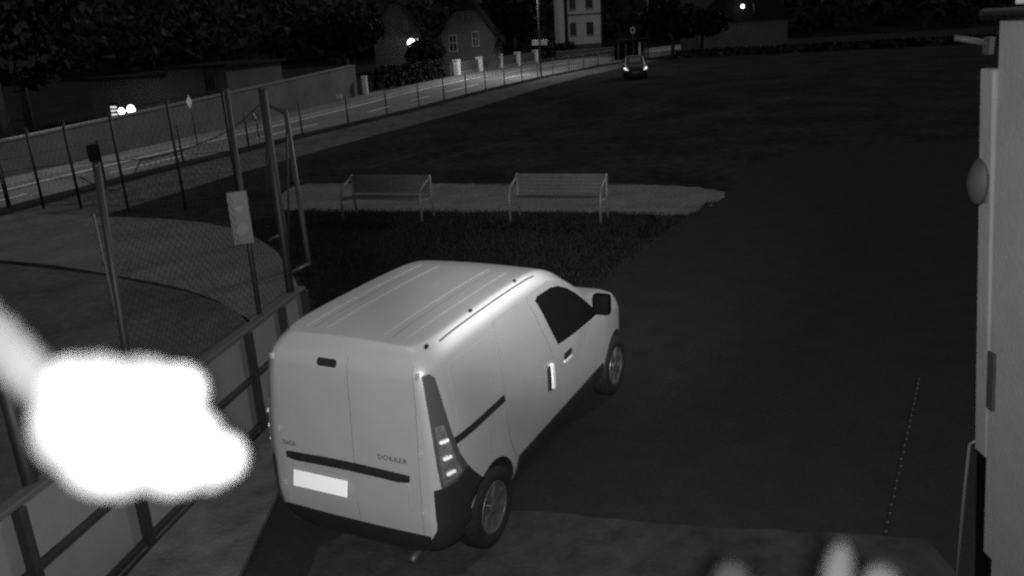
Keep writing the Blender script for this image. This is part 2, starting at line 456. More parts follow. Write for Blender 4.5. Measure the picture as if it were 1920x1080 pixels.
for f in bmv.faces:
    c = f.calc_center_median(); f.smooth = True; f.material_index = 0
    for ax in (AX_R, AX_F):
        if math.hypot(c.x - ax, c.z - 0.335) < 0.372 and abs(c.y) < 0.80:
            r = math.hypot(c.x - ax, c.z - 0.335)
            if abs(f.normal.y) < 0.5 or abs(c.y) < 0.6: f.material_index = 1
    if c.z < 0.30: f.material_index = 1
for e in bmv.edges:
    if len(e.link_faces) == 2 and e.calc_face_angle(0) > radians(38): e.smooth = False
BVH = BVHTree.FromBMesh(bmv)
bmv.to_mesh(me_van); bmv.free(); me_van.name = 'body'

van = empty('cargo_van', VAN_LOC, VAN_RZ, 'white windowless cargo van parked on the dark asphalt yard', 'van')
body = link('body', me_van, None, van)

def shrink(P, d=0.0): return P
def patch(name, outline, axis, off, m, parent, step=0.05, rim=0.006, sgn=1, rim_mat=None, tilt=0.0):
    """panel that follows the body: outline in 2-D, cast along an axis. axis 'side' -> (x,z) cast in y; 'rear'/'front' -> (y,z) cast in x; 'top' -> (x,y)"""
    bm = bmesh.new(); f = bm.faces.new([bm.verts.new((u, v, 0)) for u, v in outline]); f.normal_update()
    us = [p[0] for p in outline]; vv = [p[1] for p in outline]
    def cuts(lo, hi, no, st):
        k = max(1, int((hi - lo) / st))
        for i in range(1, k):
            c = lo + (hi - lo) * i / k
            bmesh.ops.bisect_plane(bm, geom=bm.verts[:] + bm.edges[:] + bm.faces[:], plane_co=Vector((c, c, 0)), plane_no=no, dist=1e-5)
    cuts(min(us), max(us), Vector((1, 0, 0)), step); cuts(min(vv), max(vv), Vector((0, 1, 0)), step)
    bmesh.ops.triangulate(bm, faces=[q for q in bm.faces if len(q.verts) > 4])
    info = {}
    def cast(u, v):
        if axis == 'side': o, d = Vector((u, sgn * 3, v)), Vector((0, -sgn, 0))
        elif axis == 'rear': o, d = Vector((-4, u, v)), Vector((1, 0, 0))
        elif axis == 'front': o, d = Vector((6, u, v)), Vector((-1, 0, 0))
        elif axis == 'corner': # u = position across the corner plane, v = z
            d = Vector((1, -sgn, 0)).normalized(); o = Vector((-.5, sgn * .7, v)) - d * 3 + Vector((1, sgn, 0)).normalized() * u
        else: o, d = Vector((u, v, 5)), Vector((0, 0, -1))
        h = BVH.ray_cast(o, d)
        if h[0] is None: return None
        n = h[1] if h[1].dot(d) < 0 else -h[1]
        return h[0], n
    last = None
    for v in bm.verts:
        c = cast(v.co.x, v.co.y)
        info[v] = c
    bad = [v for v in bm.verts if info[v] is None]
    if bad: bmesh.ops.delete(bm, geom=bad, context='VERTS')
    orig = list(bm.verts); nr = {}
    for v in orig: nr[v] = info[v]
    bd = [e for e in bm.edges if e.is_boundary]
    for v in orig: v.co = nr[v][0] + nr[v][1] * off
    r = bmesh.ops.extrude_edge_only(bm, edges=bd)
    nv = [g for g in r['geom'] if isinstance(g, bmesh.types.BMVert)]
    from_ = {}
    for e in [g for g in r['geom'] if isinstance(g, bmesh.types.BMEdge)]: pass
    for v in nv:
        src = [e.other_vert(v) for e in v.link_edges if e.other_vert(v) in nr]
        if src:
            s = src[0]; v.co = nr[s][0] - nr[s][1] * rim
    bmesh.ops.recalc_face_normals(bm, faces=bm.faces[:])
    # orient outwards
    s = sum((f.normal.dot(nr[f.verts[0]][1]) for f in bm.faces if f.verts[0] in nr and all(q in nr for q in f.verts)))
    if s < 0: bmesh.ops.reverse_faces(bm, faces=bm.faces[:])
    for f in bm.faces: f.smooth = all(q in nr for q in f.verts)
    for e in bm.edges:
        if len(e.link_faces) == 2 and e.link_faces[0].smooth != e.link_faces[1].smooth: e.smooth = False
    if rim_mat:
        for f in bm.faces:
            if not f.smooth: f.material_index = 1
    o = obj(name, bm, m, parent)
    if rim_mat: o.data.materials.append(MATS[rim_mat])
    return o

def arc(cx, cz, r, a0, a1, n=10):
    return [(cx + r * cos(radians(a0 + (a1 - a0) * i / n)), cz + r * sin(radians(a0 + (a1 - a0) * i / n))) for i in range(n + 1)]
def rrect(u0, u1, v0, v1, r, n=4):
    P = []
    for cx, cy, a in ((u1 - r, v1 - r, 0), (u0 + r, v1 - r, 90), (u0 + r, v0 + r, 180), (u1 - r, v0 + r, 270)):
        P += [(cx + r * cos(radians(a + 90 * i / n)), cy + r * sin(radians(a + 90 * i / n))) for i in range(n + 1)]
    return P

SILL_Z = (0.355, 0.515)
for s in (-1, 1):
    # sliding door with its stamped field
    sd_out = [(0.42, 0.525), (1.235, 0.525), (1.225, 0.75), (1.175, 0.98), (1.10, 1.15), (0.98, 1.36), (0.87, 1.56), (0.81, 1.645), (0.74, 1.672), (0.33, 1.672), (0.29, 1.65), (0.275, 1.4), (0.27, 0.9), (0.30, 0.74), (0.35, 0.62)]
    d = patch('sliding_door', sd_out, 'side', 0.005, 'paint', van, sgn=s, rim_mat='seal')
    patch('stamped_field', [(0.36, 1.18), (0.98, 1.18), (0.88, 1.40), (0.78, 1.585), (0.73, 1.61), (0.40, 1.61), (0.36, 1.57)], 'side', 0.005, 'paint', d, sgn=s, rim=-0.003)
    patch('door_handle', rrect(1.035, 1.10, 0.80, 1.02, 0.03), 'side', 0.011, 'black_plastic', d, sgn=s, step=.03)
    patch('handle_grip', rrect(1.105, 1.150, 0.795, 1.025, 0.02), 'side', 0.026, 'plate' if False else 'lamp_reflector', d, sgn=s, step=.03)
    # front door
    fd_out = [(1.265, 0.525), (2.40, 0.525), (2.455, 0.60), (2.455, 0.98), (2.40, 1.07), (2.18, 1.265), (1.98, 1.42), (1.76, 1.55), (1.56, 1.625), (1.36, 1.665), (1.10, 1.672), (0.90, 1.672), (0.905, 1.62), (0.99, 1.44), (1.12, 1.20), (1.205, 1.02), (1.255, 0.80)]
    d = patch('front_door', fd_out, 'side', 0.007, 'paint', van, sgn=s, rim_mat='seal')
    win = [(1.30, 1.128), (1.17, 1.34), (1.025, 1.605), (1.08, 1.625), (1.36, 1.61), (1.52, 1.575), (1.70, 1.50), (1.90, 1.385), (2.10, 1.24), (2.275, 1.10), (2.27, 1.07), (1.9, 1.085), (1.6, 1.10)]
    patch('side_window', win, 'side', 0.010, 'glass_dark', d, sgn=s)
    patch('door_handle', rrect(1.395, 1.57, 0.945, 1.0, 0.025), 'side', 0.016, 'black_plastic', d, sgn=s, step=.03)
    patch('handle_cup', rrect(1.40, 1.57, 0.915, 0.94, 0.01), 'side', 0.012, 'lamp_reflector', d, sgn=s, step=.03)
    # sill trim
    patch('sill_trim', [(0.40, SILL_Z[0]), (2.42, SILL_Z[0]), (2.40, SILL_Z[1]), (0.44, SILL_Z[1])], 'side', 0.012, 'black_plastic', van, sgn=s)
    # slide rail behind the door
    patch('slide_rail', [(-0.45, 1.072), (0.255, 1.072), (0.255, 1.122), (-0.47, 1.122)], 'side', 0.008, 'black_plastic', van, sgn=s)
    # window-less quarter stamping
    patch('quarter_field', [(-0.40, 1.18), (0.22, 1.18), (0.22, 1.61), (-0.33, 1.61), (-0.38, 1.57)], 'side', 0.002, 'paint', van, sgn=s)
    # fuel flap only on the right
    if s == -1:
        patch('fuel_flap', rrect(-0.02, 0.15, 0.78, 0.95, 0.025), 'side', 0.003, 'paint', van, sgn=s, step=.04, rim_mat='seal')
    # tail lamp on the corner
    lamp_out = [(-0.105, 1.60), (-0.055, 1.605), (-0.02, 1.57), (0.01, 1.40), (0.05, 1.18), (0.10, 1.0), (0.16, 0.87), (0.06, 0.82), (-0.06, 0.805), (-0.075, 0.95), (-0.085, 1.2)]
    lp = patch('tail_lamp', lamp_out, 'corner', 0.012, 'lamp_lens', van, sgn=s, step=.04)
    patch('lamp_cluster', [(-0.062, 1.25), (-0.005, 1.25), (0.03, 1.1), (0.065, 0.97), (0.10, 0.87), (0.04, 0.845), (-0.045, 0.835), (-0.055, 0.98)], 'corner', 0.016, 'lamp_grey', lp, sgn=s, step=.04)
    for zc, uu in ((1.14, -0.015), (1.02, -0.005), (0.905, 0.01)):
        patch('lamp_reflector', [(uu + .034 * cos(a * pi / 8), zc + .020 * sin(a * pi / 8)) for a in range(16)], 'corner', 0.020, 'lamp_mid', lp, sgn=s, step=.03, rim=-0.012)
        for du in (-0.03, 0.0, 0.03):
            patch('bulb', [(uu + du * .7 + .011 * cos(a * pi / 4), zc + .012 * sin(a * pi / 4)) for a in range(8)], 'corner', 0.026, 'plate', lp, sgn=s, step=.03, rim=-0.016)
    # mirror
    bm = newbox(2.09, 2.21, -0.10, 0.10, 1.10, 1.30, bev=0.035)
    for v in bm.verts: v.co.y = v.co.y * 0.85 + s * 0.885; v.co.z += 0.02
    obj('mirror', bm, 'mirror_black', van, True)
    bm = newtube([(2.20, s * 0.78, 1.12), (2.16, s * 0.86, 1.15)], 0.03); obj('mirror_arm', bm, 'black_plastic', van, True)
    patch('headlamp', [(s * .34, 0.74), (s * .50, 0.78), (s * .66, 0.92), (s * .70, 1.0), (s * .56, 0.96), (s * .38, 0.88)], 'front', 0.008, 'lamp_lens', van, step=.06)

# rear doors (the left one is the wider)
SEAM = -0.055
def door_out(y0, y1):
    return [(y0, 0.45), (y1, 0.45), (y1, 1.0), (y1, 1.4), (y1 * 0.975 if abs(y1) > .3 else y1, 1.66), (y0 * 0.975 if abs(y0) > .3 else y0, 1.66), (y0, 1.4), (y0, 1.0)]
dl = patch('rear_door', door_out(0.585, SEAM + 0.005), 'rear', 0.006, 'paint', van, rim_mat='seal')
dr = patch('rear_door', door_out(SEAM - 0.005, -0.585), 'rear', 0.006, 'paint', van, rim_mat='seal')
dl['label'] = 'wide rear door with number plate'; dr['label'] = 'narrow rear door with lettering'
patch('brake_light', rrect(0.035, 0.195, 1.585, 1.635, 0.018), 'rear', 0.012, 'black_plastic', dl, step=.03)
hb = []
for i in range(13):
    y = 0.545 - 1.05 * i / 12; hb.append((y, 0.885 + 0.012 * math.sin(pi * i / 12)))
hb2 = [(y, z - (0.062 if 0 < i < 12 else 0.045)) for i, (y, z) in enumerate(hb)]
patch('handle_trim', hb + hb2[::-1], 'rear', 0.020, 'black_plastic', van, step=.06)
patch('plate_recess', rrect(-0.50, 0.53, 0.60, 0.825, 0.04), 'rear', 0.010, 'paint', van, step=.06)
hx = BVH.ray_cast(Vector((-4, .25, .69)), Vector((1, 0, 0)))[0].x
bm = newbox(-0.004, 0.004, 0.012, 0.492, -0.060, 0.060, bev=.003)
for v in bm.verts: v.co = Matrix.Translation((hx - .030, 0, .692)) @ Matrix.Rotation(radians(13), 4, 'Y') @ v.co
obj('licence_plate', bm, 'plate', van)
for s in (-1, 1):
    for zc in (1.60, 1.05, 0.62):
        y = s * (0.60 if zc < 1.5 else 0.605)
        h = BVH.ray_cast(Vector((-4, y, zc)), Vector((1, 0, 0)))[0]
        obj('hinge', newbox(h.x - .02, h.x + .02, y - .012, y + .012, zc - .022, zc + .022, bev=.006), 'chrome' if zc > 1.5 else 'paint', van)

def badge(txt, y_left, z, width, parent):
    cu = bpy.data.curves.new('t', 'FONT'); cu.body = txt; cu.size = 0.05; cu.extrude = 0.002; cu.align_x = 'LEFT'; cu.space_character = 1.15
    to = bpy.data.objects.new('t', cu); COL.objects.link(to)
    me = bpy.data.meshes.new_from_object(to.evaluated_get(bpy.context.evaluated_depsgraph_get()))
    bpy.data.objects.remove(to); bpy.data.curves.remove(cu)
    xs = [v.co.x for v in me.vertices]; k = width / (max(xs) - min(xs))
    for v in me.vertices:
        tx, ty, tz = v.co.x * k, v.co.y, v.co.z
        y = y_left - tx; zz = z + ty
        h = BVH.ray_cast(Vector((-4, y, zz)), Vector((1, 0, 0)))
        v.co = Vector((h[0].x - 0.0075 - tz - .002, y, zz))
    me.materials.clear()
    return link('badge', me, 'badge', parent)
badge('DOKKER', -0.255, 0.97, 0.235, dr)
badge('DACIA', 0.575, 0.935, 0.115, dl)

# dark plastic rear bumper: corner wraps and lower valance
for s in (-1, 1):
    patch('bumper_corner', [(-0.11, 0.80), (0.07, 0.815), (0.165, 0.86), (0.20, 0.80), (0.30, 0.66), (0.315, 0.40), (0.27, 0.255), (0.0, 0.252), (-0.16, 0.255), (-0.15, 0.42), (-0.115, 0.5)], 'corner', 0.018, 'black_plastic', van, sgn=s, step=.05)
patch('rear_valance', [(0.63, 0.255), (0.63, 0.44), (0.2, 0.43), (-0.2, 0.43), (-0.63, 0.44), (-0.63, 0.255)], 'rear', 0.014, 'black_plastic', van, step=.06)
obj('exhaust_tip', newtube([(-0.35, -0.44, 0.225), (-0.60, -0.45, 0.215), (-0.66, -0.45, 0.20)], 0.026, 12), 'steel_pale', van, True)
# roof beads and rack mounts
for y, w in ((0.24, .020), (-0.42, .020), (0.42, .014), (-0.24, .014)):
    patch('roof_bead', [(-0.40, y - w * .3), (-0.34, y - w), (1.10, y - w), (1.17, y - w * .3), (1.17, y + w * .3), (1.10, y + w), (-0.34, y + w), (-0.40, y + w * .3)], 'top', 0.005, 'paint', van, step=.1, rim=-0.001)
for y in (0.335, -0.325):
    patch('roof_groove', [(-0.42, y - .003), (1.12, y - .003), (1.12, y + .003), (-0.42, y + .003)], 'top', 0.0012, 'groove', van, step=.1, rim=.002)
for s in (-1, 1):
    for x in (-0.42, 0.20, 0.95):
        patch('rack_mount', [(x + .022 * cos(a * pi / 4), s * 0.585 + .012 * sin(a * pi / 4)) for a in range(8)], 'top', 0.006, 'black_plastic', van, step=.05)
# roof gutter seam strip above the side doors
for s in (-1, 1):
    patch('roof_seam', [(-0.30, s * .612), (1.25, s * .612), (1.25, s * .622), (-0.30, s * .622)], 'top', 0.003, 'seal', van, step=.1, rim=.002)
patch('windscreen', [(-0.62, 1.17), (0.62, 1.17), (0.60, 1.4), (0.55, 1.64), (0, 1.67), (-0.55, 1.64), (-0.60, 1.4)], 'front', 0.006, 'glass_dark', van, step=.08)
patch('front_grille', [(-0.30, 0.62), (0.30, 0.62), (0.30, 0.76), (-0.30, 0.76)], 'front', 0.008, 'black_plastic', van, step=.08)
patch('front_bumper', [(-0.70, 0.30), (0.70, 0.30), (0.70, 0.52), (0.3, 0.56), (-0.3, 0.56), (-0.70, 0.52)], 'front', 0.012, 'black_plastic', van, step=.08)

# wheels
def make_wheel(parent, x, s):
    M = Matrix.Rotation(-s * pi / 2, 4, 'X')      # local z -> outward y
    bm = bmesh.new()
    lathe(bm, [(0.20, 0.085), (0.225, 0.098), (0.262, 0.102), (0.292, 0.094), (0.308, 0.078), (0.315, 0.05), (0.315, -0.05), (0.305, -0.08), (0.27, -0.1), (0.2, -0.09), (0.2, 0.085)], 40)
    for k in range(40):   # tread grooves
        pass
    t = obj('wheel', bm, 'rubber', parent, True)
    t.location = (x, s * 0.692, WR); t.rotation_euler = (-s * pi / 2, 0, 0)
    bm = bmesh.new()
    lathe(bm, [(0.203, 0.080), (0.196, 0.092), (0.182, 0.088), (0.17, 0.06), (0.10, 0.045), (0.0, 0.045)], 36)
    obj('rim', bm, 'rim_dark', t, True)
    bm = bmesh.new()
    lathe(bm, [(0.062, 0.05), (0.055, 0.082), (0.03, 0.09), (0.0, 0.091)], 24)
    for k in range(7):
        a = 2 * pi * k / 7 + .25
        w0, w1 = 0.020, 0.036
        ca, sa = cos(a), sin(a)
        P = [(0.04, -w0, .078), (0.04, w0, .078), (0.185, w1, .086), (0.185, -w1, .086)]
        Pb = [(px, py, pz - .025) for px, py, pz in P]
        top = [bm.verts.new((px * ca - py * sa, px * sa + py * ca, pz)) for px, py, pz in P]
        bot = [bm.verts.new((px * ca - py * sa, px * sa + py * ca, pz)) for px, py, pz in Pb]
        bm.faces.new(top)
        for i in range(4): bm.faces.new((top[i], bot[i], bot[(i + 1) % 4], top[(i + 1) % 4]))
    lathe(bm, [(0.200, 0.082), (0.196, 0.094), (0.184, 0.090), (0.180, 0.08)], 36)
    bmesh.ops.recalc_face_normals(bm, faces=bm.faces[:])
    obj('hubcap', bm, 'rim', t)
for x in (AX_R, AX_F):
    for s in (-1, 1): make_wheel(van, x, s)
obj('underbody', newbox(-0.45, 3.2, -0.5, 0.5, 0.17, 0.27), 'black_plastic', van)

# ================================================================== COURT BOARDS, POSTS AND NET
DB = Vector((0.36, 1.9, 0)).normalized(); NB = Vector((DB.y, -DB.x, 0)); OB = Vector((-2.97, 5.56, 0))
def bpt(t, n=0, z=0): return OB + DB * t + NB * n + Vector((0, 0, z))
brz = math.atan2(DB.y, DB.x)
boards = empty('court_boards', OB, brz, 'pale sports court boards with dark steel frame behind the van', 'barrier')
T0, T1, BH = -2.95, 3.30, 1.08
panels = [-2.95, -1.08, 0.0, 1.95, 3.30]
for a, b in zip(panels, panels[1:]):
    for z0, z1 in ((0.07, 0.575), (0.625, BH - .03)):
        obj('panel', newbox(a + .006, b - .006, 0.0, 0.018, z0, z1, bev=.004), 'board', boards)
for t in (-2.0, -1.08, 0.0, 0.97, 1.95, 2.7, 3.28):
    obj('post', newbox(t - .03, t + .03, -0.075, -0.002, 0.045, BH - .012, bev=.004), 'frame_steel', boards)
for z in (0.10, 0.60):
    obj('rail', newbox(T0, T1, -0.05, -0.003, z - .022, z + .022, bev=.003), 'frame_steel', boards)
obj('top_rail', newbox(T0, T1, -0.05, 0.05, BH - .012, BH + .03, bev=.008), 'top_rail', boards)
obj('kick_strip', newbox(T0, T1, -0.012, -0.002, 0.045, 0.075), 'frame_steel', boards)

def net_post(t, h, r, label, lean=0.0, m='steel_post', n=0.05, cap=True):
    p = bpt(t, n=-n)
    bm = newtube([(0, 0, 0), (lean * .5, 0, h * .5), (lean, 0, h)], r, 12)
    if cap: lathe(bm, [(0.0, h + .012), (r * 1.1, h + .010), (r * 1.1, h - .01)], 12, Matrix.Translation((lean, 0, 0)))
    o = obj('net_post', bm, m, None, True); o.location = p
    return tag(o, label, 'post', 'tall posts of the ball net')
net_post(0.19, 2.98, 0.027, 'tall dark net post left of the sign, above the white glare', 0.15)
net_post(2.37, 3.32, 0.026, 'tall dark net post that carries the information sign', 0.03)
net_post(3.12, 3.28, 0.045, 'thick dark corner post between the sign and the goal', 0.02)
net_post(-0.85, 2.2, 0.05, 'stout dark post in the bottom left corner, by the boards')
# pale thin stay beside the left post
o = obj('net_stay', newtube([bpt(0.30, -.05, 0.9), bpt(0.28, -.05, 2.62)], 0.012, 8), 'steel_pale'); tag(o, 'thin pale stay running beside the left net post', 'stay')
# floodlight box on the left post
fl = empty('floodlight', bpt(0.19, -.05, 2.99) + Vector((.15, 0, 0)), brz, 'small dark box on top of the left net post', 'floodlight')
obj('housing', newbox(-.035, .035, -.03, .03, .012, .13, bev=.01), 'wall_plinth', fl)
obj('bracket', newbox(-.015, .015, -.015, .015, 0, .012), 'fence_steel', fl)

# the net itself: diamond mesh with a sagging head rope
nv, ne = [], []
NT0, NT1, NX, NZ = 0.22, 3.06, 66, 42
def top_z(t):
    u = (t - NT0) / (NT1 - NT0)
    if u < 0.24: s = math.sin(pi * u / 0.24) * .16; b = 2.90
    else:
        w = (u - .24) / .76; s = math.sin(pi * min(1, w)) * .10; b = 2.90 + .22 * w
    return b - s
bm = bmesh.new(); grid = {}
def npos(i, j):
    t = NT0 + (NT1 - NT0) * i / NX; zt = top_z(t); z = 1.13 + (zt - 1.13) * j / NZ
    return bpt(t, -0.05 + 0.03 * sin(j * .2) * sin(i * .15), z)
def strand(path, r):
    if len(path) > 1: tube(bm, path, r, 3, caps=False)
for k in range(-NZ, NX, 2):
    strand([npos(k + j, j) for j in range(NZ + 1) if 0 <= k + j <= NX], 0.0016)
for k in range(0, NX + NZ, 2):
    strand([npos(k - j, j) for j in range(NZ + 1) if 0 <= k - j <= NX], 0.0016)
strand([npos(i, NZ) for i in range(NX + 1)], 0.006)
strand([npos(i, 0) for i in range(NX + 1)], 0.004)
o = obj('ball_net', bm, 'net'); tag(o, 'fine mesh ball net with sagging top rope between the net posts', 'net')

# information sign on the second post
sg = empty('information_sign', bpt(2.345, -0.05, 1.86) + Vector((0.0, -0.05, 0)), brz - pi / 2 + radians(34), 'pale rectangular sign with two dark symbols on a net post', 'sign')
obj('sign_board', newbox(-.095, .095, -.006, .006, 0.0, .52, bev=.004), 'sign_white', sg)
bm = bmesh.new(); P = [(-.045, .36), (0.01, .31), (.05, .36), (.025, .385), (-.02, .375)]
bm.faces.new([bm.verts.new((x, -.0105, z)) for x, z in P]); obj('symbol', bm, 'sign_dark', sg)
bm = bmesh.new(); bm.faces.new([bm.verts.new((0.06 * cos(a * pi / 10), -.0105, .15 + .055 * sin(a * pi / 10) + .25 * .06 * cos(a * pi / 10))) for a in range(20)]); obj('symbol', bm, 'sign_dark', sg)

# small goal beyond the boards
gl = empty('ball_goal', (-3.47, 13.7, 0), 0, 'pale tube frame goal beside the curved path', 'goal')
P1 = Vector((0, 0, 0)); P2 = Vector((-1.02, 2.5, 0)); bk = Vector((-0.20, -0.55, 0)); GZ = 2.62
for p in (P1, P2):
    obj('goal_post', newtube([p + Vector((-.04, 0, GZ)), p + Vector((0, 0, .05)), p], 0.042, 10), 'steel_pale', gl, True)
    obj('ground_bar', newtube([p + Vector((0, 0, .045)), p + bk + Vector((0, 0, .045))], 0.035, 10), 'steel_pale', gl, True)
    obj('back_stay', newtube([p + bk + Vector((0, 0, .05)), p + Vector((-.04, 0, GZ * .97))], 0.018, 8), 'frame_steel', gl, True)
obj('crossbar', newtube([P1 + Vector((-.04, 0, GZ)), P2 + Vector((-.04, 0, GZ))], 0.042, 10), 'steel_pale', gl, True)

# ================================================================== TALL FENCE ALONG THE CURVED PATH
tf = empty('court_fence', (-12.88, 21.26, 0), 0, 'tall dark wire fence of thin posts at the left, before the road', 'fence')
TF = [(-16.2, 21.9, 1.7), (-14.2, 21.6, 1.75), (-12.88, 21.2, 1.8), (-11.85, 20.9, 2.05), (-10.75, 20.6, 2.2), (-9.3, 20.0, 2.35), (-7.7, 19.5, 2.6), (-6.2, 18.9, 2.75)]
B0 = Vector((-12.88, 21.26, 0))
for x, y, h in TF:
    obj('fence_post', newtube([Vector((x, y, 0)) - B0, Vector((x, y, h)) - B0], 0.036, 8), 'fence_steel', tf, True)
for (x0, y0, h0), (x1, y1, h1) in zip(TF, TF[1:]):
    for fz in (0.03, 0.5, 0.985):
        obj('fence_wire', newtube([Vector((x0, y0, h0 * fz + .03)) - B0, Vector((x1, y1, h1 * fz + .03)) - B0], 0.007, 5), 'fence_steel', tf)
bm = bmesh.new()
for (x0, y0, h0), (x1, y1, h1) in zip(TF, TF[1:]):
    a, b = Vector((x0, y0, 0)) - B0, Vector((x1, y1, 0)) - B0; L_ = (b - a).length; n = int(L_ / .16)
    for i in range(-n, n):
        for sg_ in (1, -1):
            pts = []
            for j in range(0, 9):
                u = (i + j * 1.0 * n / 8) / n if sg_ == 1 else 1 - (i + j * 1.0 * n / 8) / n
                if 0 <= u <= 1: pts.append(a.lerp(b, u) + Vector((0, 0, (h0 + (h1 - h0) * u) * (j / 8))))
            if len(pts) > 1: tube(bm, [pts[0], pts[-1]], 0.0022, 3, caps=False)
obj('wire_mesh', bm, 'fence_steel', tf)

# ================================================================== ROAD FENCE
rf = empty('road_fence', (-8.6, 33.5, 0), 0, 'low dark wire fence with slim posts along the near side of the road', 'fence')
FL = []
def along(P, step, skip=0):
    acc = 0; out = []
    nxt = skip
    for a, b in zip(P, P[1:]):
        a, b = Vector(a), Vector(b); L_ = (b - a).length
        while nxt <= acc + L_:
            out.append(a.lerp(b, (nxt - acc) / L_)); nxt += step
        acc += L_
    return out
R0 = Vector((-8.6, 33.5, 0))
FN = [(p[0], p[1]) for p in polyline_offset(ROAD_N, -0.35)][1:-2]
for p in along(FN, 3.45, 1.2):
    obj('fence_post', newtube([Vector((p.x, p.y, 0)) - R0, Vector((p.x, p.y, 1.32)) - R0], 0.034, 7), 'fence_steel', rf, True)
for z in (0.5, 0.9, 1.28):
    for a, b in zip(FN, FN[1:]):
        obj('fence_wire', newtube([Vector((*a, z)) - R0, Vector((*b, z)) - R0], 0.008, 4), 'fence_steel', rf)
strip('fence_plinth', polyline_offset(ROAD_N, -0.62)[1:-2], polyline_offset(ROAD_N, -0.1)[1:-2], 0.0, 'plinth', thick=0.10)
strip('lamplit_verge', polyline_offset(ROAD_N, -3.6)[1:-2], polyline_offset(ROAD_N, -0.63)[1:-2], 0.002, 'lamplit_verge')  # lamp light along the fence, put into a paler grass strip

# ================================================================== BENCHES
def make_bench(loc, rz, label):
    b = empty('park_bench', loc, rz, label, 'bench', 'park benches by the gravel path')
    Wd = 1.86
    for x in (0.0, Wd):
        obj('side_frame', newtube([(x, 0, 0), (x, 0.0, 0.40), (x, 0.015, 0.56), (x, 0.07, 0.66), (x, 0.20, 0.73), (x, 0.38, 0.78), (x, 0.50, 0.83), (x, .54, 0.88)], 0.026, 10), 'bench_steel', b, True)
        obj('rear_leg', newtube([(x, 0.60, 0), (x, 0.55, 0.42), (x, 0.54, 0.88)], 0.026, 10), 'bench_steel', b, True)
        obj('seat_bar', newtube([(x, 0.0, 0.43), (x, 0.55, 0.40)], 0.02, 8), 'bench_steel', b, True)
    for i in range(5):
        y = 0.03 + i * 0.102
        obj('seat_slat', newbox(0.03, Wd - .03, y, y + .085, 0.452 - i * .006, 0.482 - i * .006, bev=.006), 'slat', b)
    for i in range(5):
        z = 0.50 + i * 0.0765; y = 0.505 + i * .006
        obj('back_slat', newbox(0.03, Wd - .03, y, y + .026, z, z + .0745, bev=.003), 'slat', b)
    return b
bd = math.atan2(15.70 - 16.19, 1.87 - 0.05) - radians(5)
make_bench((0.05, 16.19, 0), bd, 'brighter slatted park bench, right of the two by the path')
bd2 = math.atan2(16.84 - 17.28, -1.84 + 3.47) - radians(5)
make_bench((-3.52, 17.29, 0), bd2, 'dimmer slatted park bench, left of the two by the path')

# ================================================================== BUILDING AT THE RIGHT
bl = empty('rendered_building', (2.4, 4.0, 0), 0, 'pale rendered building wall rising along the right edge', 'building')
lean = -0.10   # the plaster corner is visibly out of plumb
def wallpt(x, y, z): return (x + lean * (z - 2.0) * 0.9 - 2.4, y - 4.0, z)
bm = bmesh.new()
zb, zt_ = 0.0, 3.62
cs = [(2.50, 4.0), (2.62, 0.2), (2.7, -2.0), (7.0, -2.0), (7.0, 4.35)]
NZs = 10
rings = [[bm.verts.new(wallpt(x, y, 0.70 + (zt_ - .70) * k / NZs)) for x, y in cs] for k in range(NZs + 1)]
for k in range(NZs):
    for i in range(5): bm.faces.new((rings[k][i], rings[k][(i + 1) % 5], rings[k + 1][(i + 1) % 5], rings[k + 1][i]))
bm.faces.new(rings[-1]); bm.faces.new(rings[0][::-1])
bmesh.ops.recalc_face_normals(bm, faces=bm.faces[:])
obj('wall', bm, 'render_wall', bl)
bm = bmesh.new()
for z0, z1, ins in ((0.0, 0.70, 0.0),):
    lo = [bm.verts.new(wallpt(x + (.03 if i < 3 else -.03), y - (.03 if i in (0, 4) else 0), 0.0 + 1e-4)) for i, (x, y) in enumerate(cs)]
    hi = [bm.verts.new(wallpt(x + (.03 if i < 3 else -.03), y - (.03 if i in (0, 4) else 0), 0.699)) for i, (x, y) in enumerate(cs)]
    for i in range(5): bm.faces.new((lo[i], lo[(i + 1) % 5], hi[(i + 1) % 5], hi[i]))
bmesh.ops.recalc_face_normals(bm, faces=bm.faces[:])
obj('lower_wall', bm, 'render_wall', bl)
# eaves: gutter and flashing
bm = bmesh.new()
e0 = [wallpt(2.44, 4.08, zt_), wallpt(2.56, 0.2, zt_)]
tube(bm, [Vector(e0[0]) + Vector((.03, 0, .03)), Vector(e0[1]) + Vector((.03, 0, .03))], 0.03, 10)
obj('gutter', bm, 'gutter', bl, True)
obj('roof_flashing', newbox(0.0, 0.35, -0.35, -0.02, zt_ + .07, zt_ + .10, bev=.008), 'zinc', bl)
# box section of the corner: dark opening below, pale reveal above
def leaned(bm, k=-0.10, z0=2.42):
    for v in bm.verts: v.co.x += k * (v.co.z - z0)
    return bm
obj('corner_reveal', leaned(newbox(0.05, 0.12, 0.004, 0.12, 1.30, 3.40, bev=.01)), 'render_wall', bl)
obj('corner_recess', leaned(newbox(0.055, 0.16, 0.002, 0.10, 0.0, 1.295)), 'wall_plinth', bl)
obj('downpipe', newtube([(0.19, 0.16, 0.0), (0.16, 0.16, 1.0), (0.145, 0.14, 1.32), (0.19, 0.12, 1.36)], 0.009, 10), 'pipe', bl, True)
obj('vent_slot', leaned(newbox(0.085, 0.105, -0.06, -0.004, 1.62, 1.95), -.09, 2.0), 'gutter', bl)
